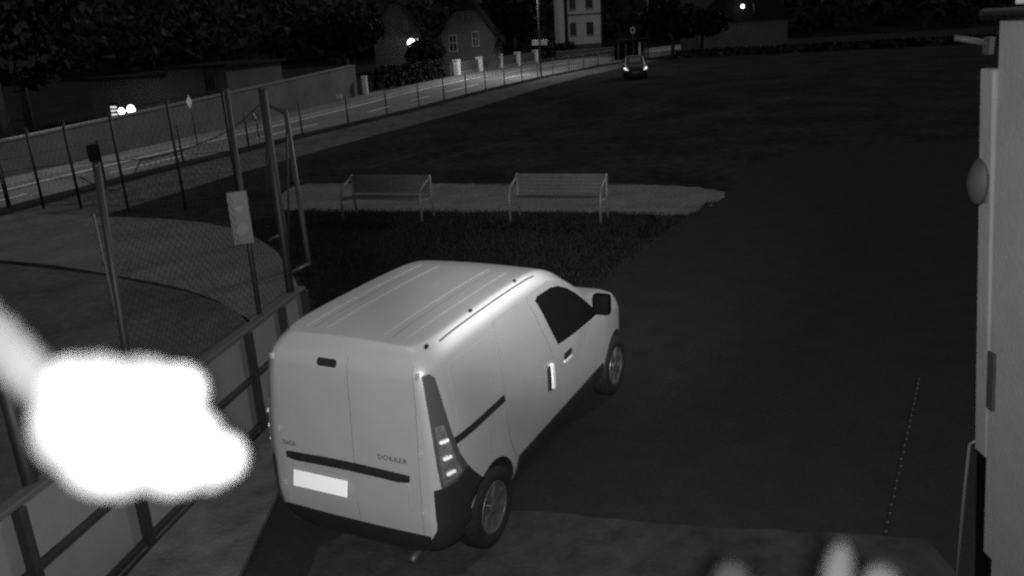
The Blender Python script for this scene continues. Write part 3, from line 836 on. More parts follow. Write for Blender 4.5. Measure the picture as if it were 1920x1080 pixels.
# dome lamp, unlit
dm = empty('wall_lamp', (2.405, 4.10, 2.84), 0, 'unlit dome shaped lamp on the corner of the right hand wall', 'lamp')
bm = bmesh.new(); lathe(bm, [(0.0, 0.055), (0.05, 0.045), (0.09, 0.02), (0.105, 0.0), (0.0, 0.0)], 20, Matrix.Rotation(-pi / 2, 4, 'Y') @ Matrix.Diagonal((1.2, .8, 1, 1)))
obj('lamp_dome', bm, 'lamp_shade', dm, True)
obj('lamp_base', newbox(0.0, 0.02, -.07, .07, -.10, .10, bev=.005), 'gutter', dm)
br = empty('wall_bracket', (2.32, 4.02, 3.50), 0, 'short steel bracket sticking out under the eaves at right', 'bracket')
obj('arm', newtube([(0, 0, 0.02), (-0.14, 0.04, 0.055)], 0.014, 8), 'lamp_shade', br, True)
obj('mount', newbox(-.005, .02, -.03, .03, -.03, .05, bev=.004), 'lamp_shade', br)

# edging with small studs in the yard
ed = empty('stud_strip', (2.65, 5.2, 0.004), 0, 'line of tiny pale studs set in the dark yard near the building', 'edging')
A, B_ = Vector((2.65, 5.2, 0)), Vector((4.15, 7.75, 0)); dv = (B_ - A); me = None
obj('channel', newtube([Vector((0, 0, .004)), dv + Vector((0, 0, .004))], 0.014, 6), 'rubber', ed)
bm = bmesh.new(); lathe(bm, [(0.0, 0.014), (0.010, 0.010), (0.013, 0.0)], 10); stud_me = bpy.data.meshes.new('stud'); bm.to_mesh(stud_me); bm.free()
stud_me.materials.append(MATS['stud'])
for i in range(24):
    o = link('stud', stud_me, None, ed); o.location = dv * (i / 23) + Vector((random.uniform(-.006, .006), 0, .008))

# ================================================================== THE STREET BEYOND
# long wall on the far side of the road
LW = [(-22.5, 7.0), (-20.0, 14.6), (-17.9, 21), (-15.95, 27.8), (-13.9, 35.3), (-11.6, 44.8), (-9.35, 55.5)]
LH = [1.0, 1.0, 1.05, 1.15, 1.38, 1.66, 1.95]
lw = empty('street_wall', (LW[3][0], LW[3][1], 0), 0, 'long plain wall along the far side of the road', 'wall')
L0 = Vector((LW[3][0], LW[3][1], 0))
LB = polyline_offset(LW, 0.3)
bm = bmesh.new()
fr = [(Vector((*p, 0)) - L0, Vector((*p, h)) - L0) for p, h in zip(LW, LH)]; bk_ = [(Vector((*p, 0)) - L0, Vector((*p, h)) - L0) for p, h in zip(LB, LH)]
V = lambda p: bm.verts.new(p)
F0 = [V(a) for a, b in fr]; F1 = [V(b) for a, b in fr]; K0 = [V(a) for a, b in bk_]; K1 = [V(b) for a, b in bk_]
for i in range(len(LW) - 1):
    bm.faces.new((F0[i], F0[i + 1], F1[i + 1], F1[i])); bm.faces.new((F1[i], F1[i + 1], K1[i + 1], K1[i])); bm.faces.new((K1[i], K1[i + 1], K0[i + 1], K0[i]))
bm.faces.new((F0[-1], K0[-1], K1[-1], F1[-1])); bm.faces.new((F0[0], F1[0], K1[0], K0[0]))
bmesh.ops.recalc_face_normals(bm, faces=bm.faces[:])
obj('wall_face', bm, 'street_wall', lw)
c0, c1 = polyline_offset(LW, -0.05), polyline_offset(LW, 0.35)
bm = bmesh.new()
for z, nm in ((0, 0),):
    a = [V(Vector((*p, h + .003)) - L0) for p, h in zip(c0, LH)]; b = [V(Vector((*p, h + .003)) - L0) for p, h in zip(c1, LH)]
    a2 = [V(Vector((*p, h + .07)) - L0) for p, h in zip(c0, LH)]; b2 = [V(Vector((*p, h + .07)) - L0) for p, h in zip(c1, LH)]
    for i in range(len(LW) - 1):
        bm.faces.new((a[i], a[i + 1], a2[i + 1], a2[i])); bm.faces.new((a2[i], a2[i + 1], b2[i + 1], b2[i])); bm.faces.new((b2[i], b2[i + 1], b[i + 1], b[i])); bm.faces.new((a[i], b[i], b[i + 1], a[i + 1]))
bmesh.ops.recalc_face_normals(bm, faces=bm.faces[:])
obj('coping', bm, 'pavement', lw)

def window(parent, x0, x1, z0, z1, y, mull=(1, 1), frame='window_frame', lit=None):
    """a window set in a wall that faces -y at local depth y"""
    w = obj('window', newbox(x0, x1, y - .03, y + .05, z0, z1), lit or 'window_glass', parent)
    fw = 0.07
    bm = bmesh.new()
    box(bm, x0 - fw, x0 + .0, y - .07, y - .005, z0 - fw, z1 + fw); box(bm, x1, x1 + fw, y - .07, y - .005, z0 - fw, z1 + fw)
    box(bm, x0, x1, y - .07, y - .005, z1, z1 + fw)
    obj('frame', bm, frame, w)
    obj('sill', newbox(x0 - .12, x1 + .12, y - .14, y - .006, z0 - fw - .06, z0 - fw), frame, w)
    bm = bmesh.new()
    for i in range(1, mull[0] + 1):
        x = x0 + (x1 - x0) * i / (mull[0] + 1); box(bm, x - .025, x + .025, y - .055, y - .031, z0, z1)
    for i in range(1, mull[1] + 1):
        z = z0 + (z1 - z0) * i / (mull[1] + 1); box(bm, x0, x1, y - .06, y - .032, z - .025, z + .025)
    if len(bm.verts): obj('mullion', bm, frame, w)
    else: bm.free()
    return w
def gable_house(name, loc, rz, w, depth, eave, ridge, label, wallm, clip=0.0, roofm='roof'):
    """gable end faces local -y; clip = half width of a half-hip's level top"""
    h = empty(name, loc, rz, label, 'house')
    hw_ = w / 2; zc = eave + (ridge - eave) * (1 - clip / hw_)
    prof = [(-hw_, 0), (hw_, 0), (hw_, eave)] + ([(clip, zc), (-clip, zc)] if clip else [(0, ridge)]) + [(-hw_, eave)]
    bm = bmesh.new()
    f = [V_(bm, (x, 0, z)) for x, z in prof]; b = [V_(bm, (x, depth, z)) for x, z in prof]
    bm.faces.new(f); bm.faces.new(b[::-1])
    for i in range(len(f)): bm.faces.new((f[i], b[i], b[(i + 1) % len(f)], f[(i + 1) % len(f)]))
    bmesh.ops.recalc_face_normals(bm, faces=bm.faces[:])
    obj('walls', bm, wallm, h)
    ov = .35; sl = (ridge - eave) / hw_
    bm = bmesh.new()
    for s in (-1, 1):
        top = (s * clip if clip else 0, zc if clip else ridge)
        a = [(s * (hw_ + ov), -ov, eave - sl * ov + .02), (top[0], -ov, top[1] + .02), (top[0], depth + ov, top[1] + .02), (s * (hw_ + ov), depth + ov, eave - sl * ov + .02)]
        lo = [V_(bm, p) for p in a]; hi = [V_(bm, (p[0], p[1], p[2] + .16)) for p in a]
        bm.faces.new(lo); bm.faces.new(hi[::-1])
        for i in range(4): bm.faces.new((lo[i], lo[(i + 1) % 4], hi[(i + 1) % 4], hi[i]))
    if clip:
        a = [V_(bm, p) for p in [(-clip - .1, -ov - .05, zc + .12), (clip + .1, -ov - .05, zc + .12), (0.01, 1.2, ridge + .3), (-.01, 1.2, ridge + .3)]]
        bm.faces.new(a)
        r = V_(bm, (0, depth, ridge + .3)); q1 = V_(bm, (clip, depth, zc + .16)); q2 = V_(bm, (-clip, depth, zc + .16)); q3 = V_(bm, (clip, -ov, zc + .17)); q4 = V_(bm, (-clip, -ov, zc + .17)); rr = V_(bm, (0, 1.2, ridge + .29))
        bm.faces.new((q3, q1, r, rr)); bm.faces.new((q4, rr, r, q2))
    bmesh.ops.recalc_face_normals(bm, faces=bm.faces[:])
    rfo = obj('roof', bm, roofm, h)
    obj('chimney', newbox(hw_ * .25, hw_ * .25 + .55, depth * .45, depth * .45 + .55, ridge - .8, ridge + .9), 'house_dark', rfo)
    return h
def V_(bm, p): return bm.verts.new(p)

# low pale building behind the wall with lamps and a louvred window
h = empty('low_building', (-17.3, 45.6, 0), radians(-14), 'long low pale building behind the street wall at left', 'building')
obj('walls', newbox(-5.5, 3.05, 0, 6, 0, 2.25), 'house_wall', h)
obj('upper_wall', newbox(-0.6, 3.05, 0.0, 6, 2.253, 2.62), 'house_wall', h)
bm = newbox(-5.8, -0.605, -.3, 6.3, 2.255, 2.42); obj('roof', bm, 'roof', h)
obj('roof', newbox(-0.9, 3.3, -.3, 6.3, 2.625, 2.78), 'roof', h)
window(h, 1.75, 2.35, 1.50, 2.45, 0.0, (0, 0), 'house_wall')
lv = obj('louvre_window', newbox(-4.35, -3.9, -.06, .04, 0.30, 1.05), 'window_glass', h)
for k in range(3): obj('louvre', newbox(-4.30, -3.93, -.10, -.062, 0.37 + k * .2, 0.47 + k * .2), 'lit_soft', lv)
def wall_light(name, loc, label, power, r=0.13, group=None, aimdir=(0.3, -1, -.2)):
    e = empty(name, loc, 0, label, 'lamp', group)
    bm = bmesh.new(); lathe(bm, [(0, -.5 * r), (r * .8, -.35 * r), (r, .1 * r), (r * .6, .7 * r), (0, r)], 16, Matrix.Rotation(pi / 2, 4, 'X'))
    obj('lamp_globe', bm, 'lit_lamp', e, True)
    obj('lamp_mount', newbox(-r * .5, r * .5, r * .3, r * .3 + .12, -r * .5, r * .5), 'fence_steel', e)
    l = bpy.data.lights.new(name + '_light', 'POINT'); l.energy = power; l.shadow_soft_size = r
    o = bpy.data.objects.new('bulb_light', l); COL.objects.link(o); o.parent = e; o.location = (0, -r - .15, .05)
    return e
wall_light('yard_lamp', (-19.95, 44.4, 0.72), 'left one of two glaring lamps above the street wall', 5, .18)
wall_light('yard_lamp', (-19.35, 44.2, 0.80), 'right one of two glaring lamps above the street wall', 10, .22)

# gate pillar at the wall's end
gp = empty('gate_pillar', (-8.80, 55.3, 0.12), 0, 'bright white gate pillar at the end of the street wall', 'pillar')
obj('shaft', newbox(-.16, .16, -.16, .16, 0, 1.08, bev=.02), 'pillar', gp); obj('cap', newbox(-.20, .20, -.20, .20, 1.081, 1.16, bev=.02), 'pillar', gp)

# houses
h1 = gable_house('gabled_house', (-2.78, 79.2, 0), radians(-3), 5.5, 9, 3.0, 6.95, 'grey house with clipped gable and two windows behind the white pillars', 'house_wall', clip=1.05)
window(h1, -1.62, -0.98, 2.05, 3.35, 0.0, (1, 1)); window(h1, 0.55, 1.05, 2.40, 3.55, 0.0, (1, 1))
for x in (-0.55, 0.0, 0.5): window(h1, x - .14, x + .14, 4.6, 5.4, 0.0, (0, 0), 'house_dark')
obj('plinth', newbox(-2.76, 2.76, -.06, -.003, 0, .7), 'house_dark', h1)
h0 = gable_house('dark_house', (-10.0, 86, 0), radians(4), 4.6, 9, 4.2, 7.4, 'very dark steep gabled house at the top left of the grey house', 'house_dark', clip=0.5)
window(h0, -1.3, -.75, 4.0, 5.1, 0, (1, 1), 'house_dark'); window(h0, .7, 1.25, 4.0, 5.1, 0, (1, 1), 'house_dark')
wall_light('porch_lamp', (-8.42, 84.6, 2.85), 'glaring porch lamp beside the dark gabled house', 6, .42)
bm = bmesh.new(); P = empty('porch', (-8.2, 85.0, 0), 0, 'small lit porch post and panel below the glaring lamp', 'porch')
bm.free(); obj('post', newbox(.25, .45, -.1, .1, 0, 3.3, bev=.02), 'pillar', P); obj('panel', newbox(-.6, .0, .1, .2, 0, 2.4), 'house_wall', P); obj('roof', newbox(-.8, .7, -.3, .5, 3.301, 3.45), 'roof', P)

h2 = empty('white_house', (10.2, 105, 0), 0, 'tall white house with barred windows left of the thin street pole', 'house')
obj('walls', newbox(-1.45, 2.55, 0, 8, 0.0, 7.6), 'house_white', h2)
obj('stair_bay', newbox(-2.6, -1.95, -0.6, 7, 0.0, 7.6), 'house_white', h2)
obj('recess_wall', newbox(-1.948, -1.452, 0.8, 7, 0.0, 7.6), 'house_dark', h2)
obj('plinth', newbox(-1.45, 2.56, -.07, -.004, 0, 1.35), 'house_dark', h2)
obj('string_course', newbox(-1.45, 2.56, -.08, -.004, 4.72, 4.86), 'house_wall', h2)
bm = bmesh.new(); a = [(-2.9, -.9, 7.6), (2.9, -.9, 7.6), (2.9, 8.4, 7.6), (-2.9, 8.4, 7.6), (-.5, 3.5, 9.8), (.6, 3.5, 9.8)]
q = [V_(bm, p) for p in a]
for f in ((0, 1, 5, 4), (1, 2, 5), (2, 3, 4, 5), (3, 0, 4), (3, 2, 1, 0)): bm.faces.new([q[i] for i in f])
rfo = obj('roof', bm, 'roof', h2); obj('chimney', newbox(1.0, 1.6, 3.6, 4.2, 8.8, 10.6), 'house_dark', rfo)
for x0, x1 in ((-1.15, -.55), (0.85, 1.55)):
    window(h2, x0, x1, 2.45, 3.8, 0.0, (1, 2), 'house_dark'); window(h2, x0, x1, 5.5, 6.9, 0.0, (1, 2), 'house_dark')

h3 = empty('annex_house', (24.0, 97, 0), 0, 'pale house wall cut by a dark slanting roof at the top edge', 'house')
obj('walls', newbox(-1.5, 6.0, 0, 8, 0, 7.5), 'house_wall', h3)
obj('roof', newbox(-1.9, 6.4, -.4, 8.4, 7.501, 7.75), 'roof', h3)
bm = bmesh.new()
pr = [(-1.42, 3.0), (-1.42, 3.35), (3.2, 8.1), (7.5, 3.6), (7.5, 3.0)]
f = [V_(bm, (x, -5, z)) for x, z in pr]; b = [V_(bm, (x, -.01, z)) for x, z in pr]
bm.faces.new(f); bm.faces.new(b[::-1])
for i in range(5): bm.faces.new((f[i], b[i], b[(i + 1) % 5], f[(i + 1) % 5]))
bmesh.ops.recalc_face_normals(bm, faces=bm.faces[:]); obj('annex_roof', bm, 'roof', h3)
obj('annex_wall', newbox(-1.3, 7.3, -4.8, -.02, 0, 2.995), 'house_dark', h3)
wall_light('house_lamp', (26.2, 91.6, 4.5), 'glaring lamp beside the slanting roof at the top right', 8, .19)
dk = empty('drain_spout', (27.4, 91.7, 3.6), 0, 'faint pale pipe end right of the glaring roof lamp', 'pipe')
obj('pipe', newtube([(0, 0, 0), (0.05, 0, .5), (-.05, 0, 1.2)], .09, 8), 'house_wall', dk, True)

# garden fence with pale pillars along the far pavement
gf = empty('garden_fence', (-3.5, 73.0, 0), 0, 'garden fence with dark panels between five pale pillars', 'fence')
PL = [(-3.6, 73.2), (-1.75, 77.6), (0.1, 81.6), (1.9, 85.0), (3.85, 88.6)]
G0 = Vector((-3.5, 73.0, 0))
for i, p in enumerate(PL):
    q = Vector((*p, .06)) - G0; M = Matrix.Translation(q) @ Matrix.Rotation(radians(-27), 4, 'Z')
    bm = newbox(-.24, .24, -.24, .24, 0, 1.22, bev=.03, M=M); obj('pillar', bm, 'pillar', gf)
    bm = newbox(-.28, .28, -.28, .28, 1.225, 1.33, bev=.03, M=M); obj('pillar_cap', bm, 'pillar', gf)
for a, b in zip(PL, PL[1:]):
    a, b = Vector((*a, 0)) - G0, Vector((*b, 0)) - G0; ang = math.atan2((b - a).y, (b - a).x); L_ = (b - a).length
    M = Matrix.Translation(a + Vector((0, 0, .06))) @ Matrix.Rotation(ang, 4, 'Z')
    obj('base_wall', newbox(.25, L_ - .25, -.1, .1, 0, .34, M=M), 'pavement', gf)
    for k in range(4): obj('board', newbox(.25, L_ - .25, -.02, .02, .40 + k * .19, .55 + k * .19, M=M), 'house_dark', gf)
gp2 = empty('gate_pillar', (-4.25, 72.9, .06), radians(-27), 'dimmer gate pillar standing just left of the garden fence', 'pillar')
obj('shaft', newbox(-.2, .2, -.2, .2, 0, 1.05, bev=.03), 'house_wall', gp2); obj('cap', newbox(-.24, .24, -.24, .24, 1.051, 1.13, bev=.02), 'house_wall', gp2)
# garden wall in front of the white house
gw = empty('garden_wall', (6.0, 92.2, 0), 0, 'low grey garden wall in front of the white house', 'wall')
obj('wall_face', newbox(0, 9.5, 0, .3, 0, .95, M=Matrix.Rotation(radians(26), 4, 'Z')), 'house_wall', gw)
obj('coping', newbox(-.02, 9.52, -.04, .34, .952, 1.02, M=Matrix.Rotation(radians(26), 4, 'Z')), 'pavement', gw)
obj('end_pier', newbox(-.5, -.03, -.1, .4, 0, 1.9, M=Matrix.Rotation(radians(26), 4, 'Z')), 'house_wall', gw)
# wayside shelter by the thin pole
sh = empty('wayside_shelter', (13.4, 86.4, 0), 0, 'dark open shelter with pale posts left of the thin street pole', 'shelter')
obj('roof', newbox(-1.5, 1.7, -.3, 1.8, 1.62, 1.95, bev=.03), 'roof', sh)
for x, m_ in ((-1.2, 'house_wall'), (-.45, 'house_dark'), (0.35, 'house_wall'), (0.95, 'pillar'), (1.5, 'house_dark')):
    obj('post', newbox(x - .09, x + .09, -.1, .1, 0, 1.615), m_, sh)
obj('back_wall', newbox(-1.4, 1.6, 1.5, 1.65, 0, 1.615), 'wall_plinth', sh)

# street lamps
def street_lamp(loc, h, arm, label, power, m='steel_pale', signs=False):
    e = empty('street_lamp', loc, 0, label, 'street lamp', 'street lamps')
    obj('pole', newtube([(0, 0, 0), (0, 0, h * .4), (0, 0, h)], [.075, .065, .05], 10), m, e, True)
    a = Vector(arm); obj('arm', newtube([Vector((0, 0, h - .1)), Vector((a.x * .4, a.y * .4, h + .25)), Vector((a.x, a.y, h + .3))], .035, 8), m, e, True)
    M = Matrix.Translation(Vector((a.x, a.y, h + .3))) @ Matrix.Rotation(math.atan2(a.y, a.x), 4, 'Z')
    hd = obj('lamp_head', newbox(-.1, .55, -.14, .14, -.04, .08, bev=.03, M=M), 'steel_pale', e)
    obj('lamp_glass', newbox(0.0, .48, -.10, .10, -.055, -.042, M=M), 'lit_lamp', hd)
    l = bpy.data.lights.new('street_light', 'SPOT'); l.energy = power; l.spot_size = radians(165); l.spot_blend = 0.6; l.shadow_soft_size = .15
    o = bpy.data.objects.new('street_light', l); COL.objects.link(o); o.parent = e; o.location = M @ Vector((.25, 0, -.12)); o.rotation_euler = (0, 0, 0)
    return e
l1 = street_lamp((3.27, 66.2, 0), 7.6, (-1.6, 1.0), 'tall street lamp post with two small sign plates beside the road', 3000, signs=True)
for s in (-1, 1): obj('sign_plate', newbox(s * .33 - .26, s * .33 + .26, -.10, -.08, 2.32, 2.72, bev=.01), 'pillar', l1)
street_lamp((-16.6, 27.4, 0), 6.6, (-1.3, 0.6), 'leftmost street lamp post, pale and thin, behind the street wall', 620)
street_lamp((15.3, 87.0, 0), 8.0, (-1.5, 1.0), 'thin pale street lamp post beside the dark shelter at right', 420)

# traffic signs
def sign_post(name, loc, zc, label, face, rz=0.0, h=None):
    e = empty(name, loc, rz, label, 'road sign')
    obj('pole', newtube([(0, .03, 0), (0, .03, h or zc + .1)], .022, 8), 'fence_steel', e, True)
    face(e, zc); return e
def disc(bm, r, y, n=24, sx=1.0):
    bm.faces.new([bm.verts.new((r * sx * cos(2 * pi * k / n), y, r * sin(2 * pi * k / n))) for k in range(n)])
def f_diamond(e, zc):
    bm = newbox(-.19, .19, -.008, .008, -.19, .19, bev=.004); 
    for v in bm.verts: v.co = Matrix.Rotation(pi / 4, 4, 'Y') @ v.co + Vector((0, 0, zc))
    obj('sign_face', bm, 'sign_reflect', e)
sign_post('priority_sign', (-12.15, 33.0, 0), 1.69, 'white diamond road sign standing before the street wall', f_diamond, radians(-46))
def f_round(e, zc):
    M = Matrix.Translation((0, 0, zc)) @ Matrix.Rotation(pi / 2, 4, 'X')
    bm = bmesh.new(); lathe(bm, [(0, .004), (.17, .004), (.17, -.012), (0, -.012)], 24, M); pnl = obj('sign_face', bm, 'sign_dark', e)
    bm = bmesh.new(); lathe(bm, [(.155, .006), (.155, .010), (.19, .010), (.19, -.012), (.17, -.013)], 24, M); obj('sign_rim', bm, 'sign_white', e)
    bm = newbox(-.03, .03, -.012, -.006, -.14, .14); 
    for v in bm.verts: v.co = Matrix.Rotation(radians(-28), 4, 'Y') @ v.co + Vector((0, 0, zc))
    obj('sign_bar', bm, 'sign_reflect', e)
sign_post('prohibition_sign', (-9.97, 34.0, 0), 0.93, 'small round road sign with a bright slanting bar', f_round, radians(-38))
def f_double(e, zc):
    for s in (-1, 1):
        M = Matrix.Translation((s * .095, 0, zc)) @ Matrix.Rotation(pi / 2, 4, 'X') @ Matrix.Diagonal((.5, 1, 1, 1))
        bm = bmesh.new(); lathe(bm, [(0, .004), (.15, .004), (.17, -.01), (0, -.012)], 20, M); obj('sign_face', bm, 'pillar', e)
sign_post('marker_sign', (-9.6, 50.3, 0), 0.42, 'two pale rounded marker plates at the foot of the street wall', f_double, radians(10), .62)
def f_oval(e, zc):
    M = Matrix.Translation((0, 0, zc)) @ Matrix.Rotation(pi / 2, 4, 'X')
    bm = bmesh.new(); lathe(bm, [(.20, .004), (.33, .006), (.33, -.012), (.20, -.012)], 24, M); obj('sign_rim', bm, 'pillar', e)
    bm = bmesh.new(); lathe(bm, [(0, .003), (.20, .003), (.20, -.011), (0, -.011)], 24, M); obj('sign_face', bm, 'house_wall', e)
sign_post('round_sign', (14.0, 88.4, 0), 2.78, 'small round road sign high above the dark shelter', f_oval, radians(30))

# parked car facing the camera
CPROF = [(0.0, 1.455), (0.3, 1.45), (0.5, 1.43), (0.58, 1.38), (0.63, 1.25), (0.70, 1.0), (0.80, 0.88), (0.83, 0.7), (0.83, 0.45), (0.79, 0.28), (0.6, 0.2), (0, 0.2)]
CROOF = [(-2.0, 0.86), (-1.9, 0.95), (-1.75, 1.05), (-1.4, 1.3), (-1.0, 1.43), (-0.4, 1.46), (0.1, 1.42), (0.45, 1.25), (0.85, 1.0), (1.0, 0.93), (1.5, 0.86), (1.8, 0.76), (1.95, 0.62)]
CPLAN = [(-2.0, .8), (-1.9, .93), (-1.6, 1), (1.3, 1), (1.65, .94), (1.85, .82), (1.95, .7)]
bm = loft(CPROF, CROOF, CPLAN, [(0, 0), (2, 0)], 0.88, 1.46, [-2.0, -1.95, -1.88, -1.75] + [-1.6 + .15 * i for i in range(22)] + [1.7, 1.8, 1.88, 1.95], -2.0)
me = bpy.data.meshes.new('body'); bm.to_mesh(me); bm.free()
cut = bmesh.new()
for ax in (-1.25, 1.22):
    for s in (-1, 1):
        bmesh.ops.create_cone(cut, cap_ends=True, segments=28, radius1=0.34, radius2=0.34, depth=0.5, matrix=Matrix.Translation((ax, s * .78, .31)) @ Matrix.Rotation(pi / 2, 4, 'X'))
me = boolean_cut(me, cut); me.materials.clear(); me.materials.append(MATS['car_paint'])
for p in me.polygons: p.use_smooth = True
tb = bmesh.new(); tb.from_mesh(me); BVH = BVHTree.FromBMesh(tb); tb.free()
car = empty('parked_car', (9.2, 57.6, 0), radians(-96), 'dark car facing the camera with glowing headlights by the road', 'car')
link('body', me, None, car)
patch('windscreen', [(-.42, 1.07), (.42, 1.07), (.38, 1.22), (.34, 1.33), (-.34, 1.33), (-.38, 1.22)], 'front', .006, 'car_screen', car, step=.1)
for s in (-1, 1):
    patch('headlight', [(s * .50, .60), (s * .66, .62), (s * .76, .70), (s * .74, .76), (s * .52, .72)], 'front', .01, 'lit_head', car, step=.1)
    patch('side_window', [(-1.2, .98), (.55, .98), (.1, 1.28), (-.4, 1.33), (-1.0, 1.3)], 'side', .006, 'glass_dark', car, sgn=s, step=.1)
    obj('mirror', newbox(.45, .6, s * .9 - .1, s * .9 + .1, .93, 1.08, bev=.03), 'car_screen', car, True)
    for ax in (-1.25, 1.22):
        bm = bmesh.new(); lathe(bm, [(0.19, .08), (.25, .09), (.30, .06), (.30, -.06), (.25, -.09), (.19, -.08), (.19, .08)], 24)
        t = obj('wheel', bm, 'rubber', car, True); t.location = (ax, s * .70, .30); t.rotation_euler = (-s * pi / 2, 0, 0)
        bm = bmesh.new(); lathe(bm, [(.195, .075), (.15, .06), (.05, .07), (0, .07)], 20); obj('rim', bm, 'rim', t, True)
patch('licence_plate', rrect(-.25, .25, .42, .53, .01), 'front', .015, 'sign_white', car, step=.2)
patch('grille', rrect(-.42, .42, .56, .70, .03), 'front', .010, 'black_plastic', car, step=.1)

# ================================================================== TREES, HEDGES, SKY-SCREEN HILL
def leaves(bm, c, r, n, size, squash=1.0, lumps=7):
    L_ = [(Vector((random.gauss(0, 1), random.gauss(0, 1), random.gauss(0, .8))).normalized() * r * random.uniform(.35, .75), r * random.uniform(.32, .55)) for _ in range(lumps)]
    L_.append((Vector((0, 0, 0)), r * .55))
    for _ in range(n):
        lc, lr = random.choice(L_)
        d = Vector((random.gauss(0, 1), random.gauss(0, 1), random.gauss(0, 1))).normalized() * lr * random.uniform(.55, 1.08)
        p = lc + d; p.z *= squash; p += c
        e = Euler((random.uniform(0, pi), random.uniform(0, pi), random.uniform(0, pi))).to_matrix(); s = size * random.uniform(.6, 1.4)
        q = [bm.verts.new(p + e @ Vector(v)) for v in ((-s, -s * .5, 0), (s, -s * .5, 0), (s * .8, s * .6, 0), (-s * .8, s * .6, 0))]
        bm.faces.new(q)
def tree(loc, h, r, label, n=2600, size=.16, trunk=.22):
    e = empty('broadleaf_tree', loc, 0, label, 'tree', 'trees beyond the road')
    bm = bmesh.new(); tube(bm, [(0, 0, 0), (.1, 0, h * .3), (.0, .1, h * .65)], [trunk, trunk * .75, trunk * .4], 9)
    for k in range(6):
        a = k * 1.05 + random.random(); z0 = h * random.uniform(.3, .55)
        tube(bm, [(0.05, 0, z0), (cos(a) * r * .35, sin(a) * r * .35, z0 + h * .15), (cos(a) * r * .7, sin(a) * r * .7, z0 + h * .25)], [trunk * .4, trunk * .25, trunk * .08], 6)
    obj('trunk', bm, 'bark', e, True)
    bm = bmesh.new(); leaves(bm, Vector((0, 0, h * .66)), r, n, size, (h * .36) / r); obj('crown', bm, 'leaf', e)
    return e
tree((17.3, 84.5, 0), 5.6, 2.7, 'round dark tree just right of the thin street lamp post', 4200, .2)
tree((21.0, 88.0, 0), 5.2, 2.6, 'dark tree below the slanting roof at the top right', 4000, .2)
tree((-19.5, 33.0, 0), 8.5, 3.2, 'tall dark tree behind the left end of the street wall', 4500, .17)
tree((-23.0, 41.0, 0), 9.5, 3.4, 'tall dark tree left of the two glaring lamps', 4000, .2)
tree((-6.2, 75.8, 0), 3.4, 1.9, 'bushy dark tree between the white gate pillar and the grey house', 3500, .16)
tree((1.8, 93.0, 0), 7.5, 2.8, 'dark tree between the grey house and the white house', 3500, .22)
tree((0.15, 78.6, 0), 3.9, 0.7, 'thin young tree standing in front of the grey house', 260, .09, .05)
tree((-11.8, 66.0, 0), 6.0, 2.9, 'dark tree behind the right end of the street wall', 3800, .2)
def hedge(a, b, h, w, label):
    a, b = Vector((*a, 0)), Vector((*b, 0)); e = empty('hedge', a, math.atan2((b - a).y, (b - a).x), label, 'hedge')
    L_ = (b - a).length; bm = bmesh.new()
    for _ in range(int(L_ * h * 220)):
        p = Vector((random.uniform(0, L_), random.uniform(-w, w), random.uniform(.05, h * random.uniform(.85, 1.12))))
        m3 = Euler((random.uniform(0, pi), random.uniform(0, pi), random.uniform(0, pi))).to_matrix(); s = random.uniform(.08, .17)
        bm.faces.new([bm.verts.new(p + m3 @ Vector(v)) for v in ((-s, -s * .5, 0), (s, -s * .5, 0), (s * .8, s * .6, 0), (-s * .8, s * .6, 0))])
    obj('foliage', bm, 'leaf', e)
    bm = newbox(0.1, L_ - .1, -w * .6, w * .6, 0, h * .75); obj('inner_twigs', bm, 'bark', e)
hedge((-8.3, 58.5), (-4.9, 70.5), 1.5, .5, 'dark clipped hedge along the pavement right of the white gate pillar')
hedge((4.6, 90.5), (8.6, 97.0), 1.7, .5, 'dark hedge between the garden fence and the white house')
hedge((17.2, 82.5), (60.0, 72.0), 0.7, .5, 'long dark hedge at the end of the field, right of the car')

# wooded slope added behind the houses to hide the raised sky ambient
bm = bmesh.new(); NXh, NYh = 60, 14; hv = []
def hz(x, y):
    t = (y - 135) / 160
    return max(0, t) ** .8 * 46 + 3 * sin(x * .03) * min(1, max(0, t * 3)) - .5
for j in range(NYh + 1):
    hv.append([bm.verts.new((-260 + 520 * i / NXh, 125 + 180 * j / NYh, hz(-260 + 520 * i / NXh, 125 + 180 * j / NYh))) for i in range(NXh + 1)])
for j in range(NYh):
    for i in range(NXh): bm.faces.new((hv[j][i], hv[j][i + 1], hv[j + 1][i + 1], hv[j + 1][i]))
struct(obj('sky_screen_hill', bm, 'hill', None, True))
vs, fs = [], []
for _ in range(900):
    x = random.uniform(-150, 150); y = random.uniform(128, 220) if random.random() < .5 else random.uniform(128, 150); z = hz(x, y); R = random.uniform(2.5, 5); Hh = random.uniform(7, 12)
    for _k in range(60):
        d = Vector((random.gauss(0, 1), random.gauss(0, 1), random.gauss(0, 1))).normalized() * random.uniform(.5, 1)
        p = Vector((x + d.x * R, y + d.y * R, max(.3, z + Hh * .55 + d.z * Hh * .5))); s = random.uniform(.5, 1.1)
        a, b = Vector((random.gauss(0, 1), random.gauss(0, 1), random.gauss(0, 1))).normalized() * s, Vector((random.gauss(0, 1), random.gauss(0, 1), random.gauss(0, 1))).normalized() * s
        k = len(vs); vs.extend([p - a, p + b, p + a - b * .3]); fs.append((k, k + 1, k + 2))
me = bpy.data.meshes.new('sky_screen_wood'); me.from_pydata([tuple(v) for v in vs], [], fs); me.update()
o = link('sky_screen_wood', me, 'wood_far'); struct(o, 'stuff', 'dark wood added behind the houses to hide the sky'); o['category'] = 'wood'

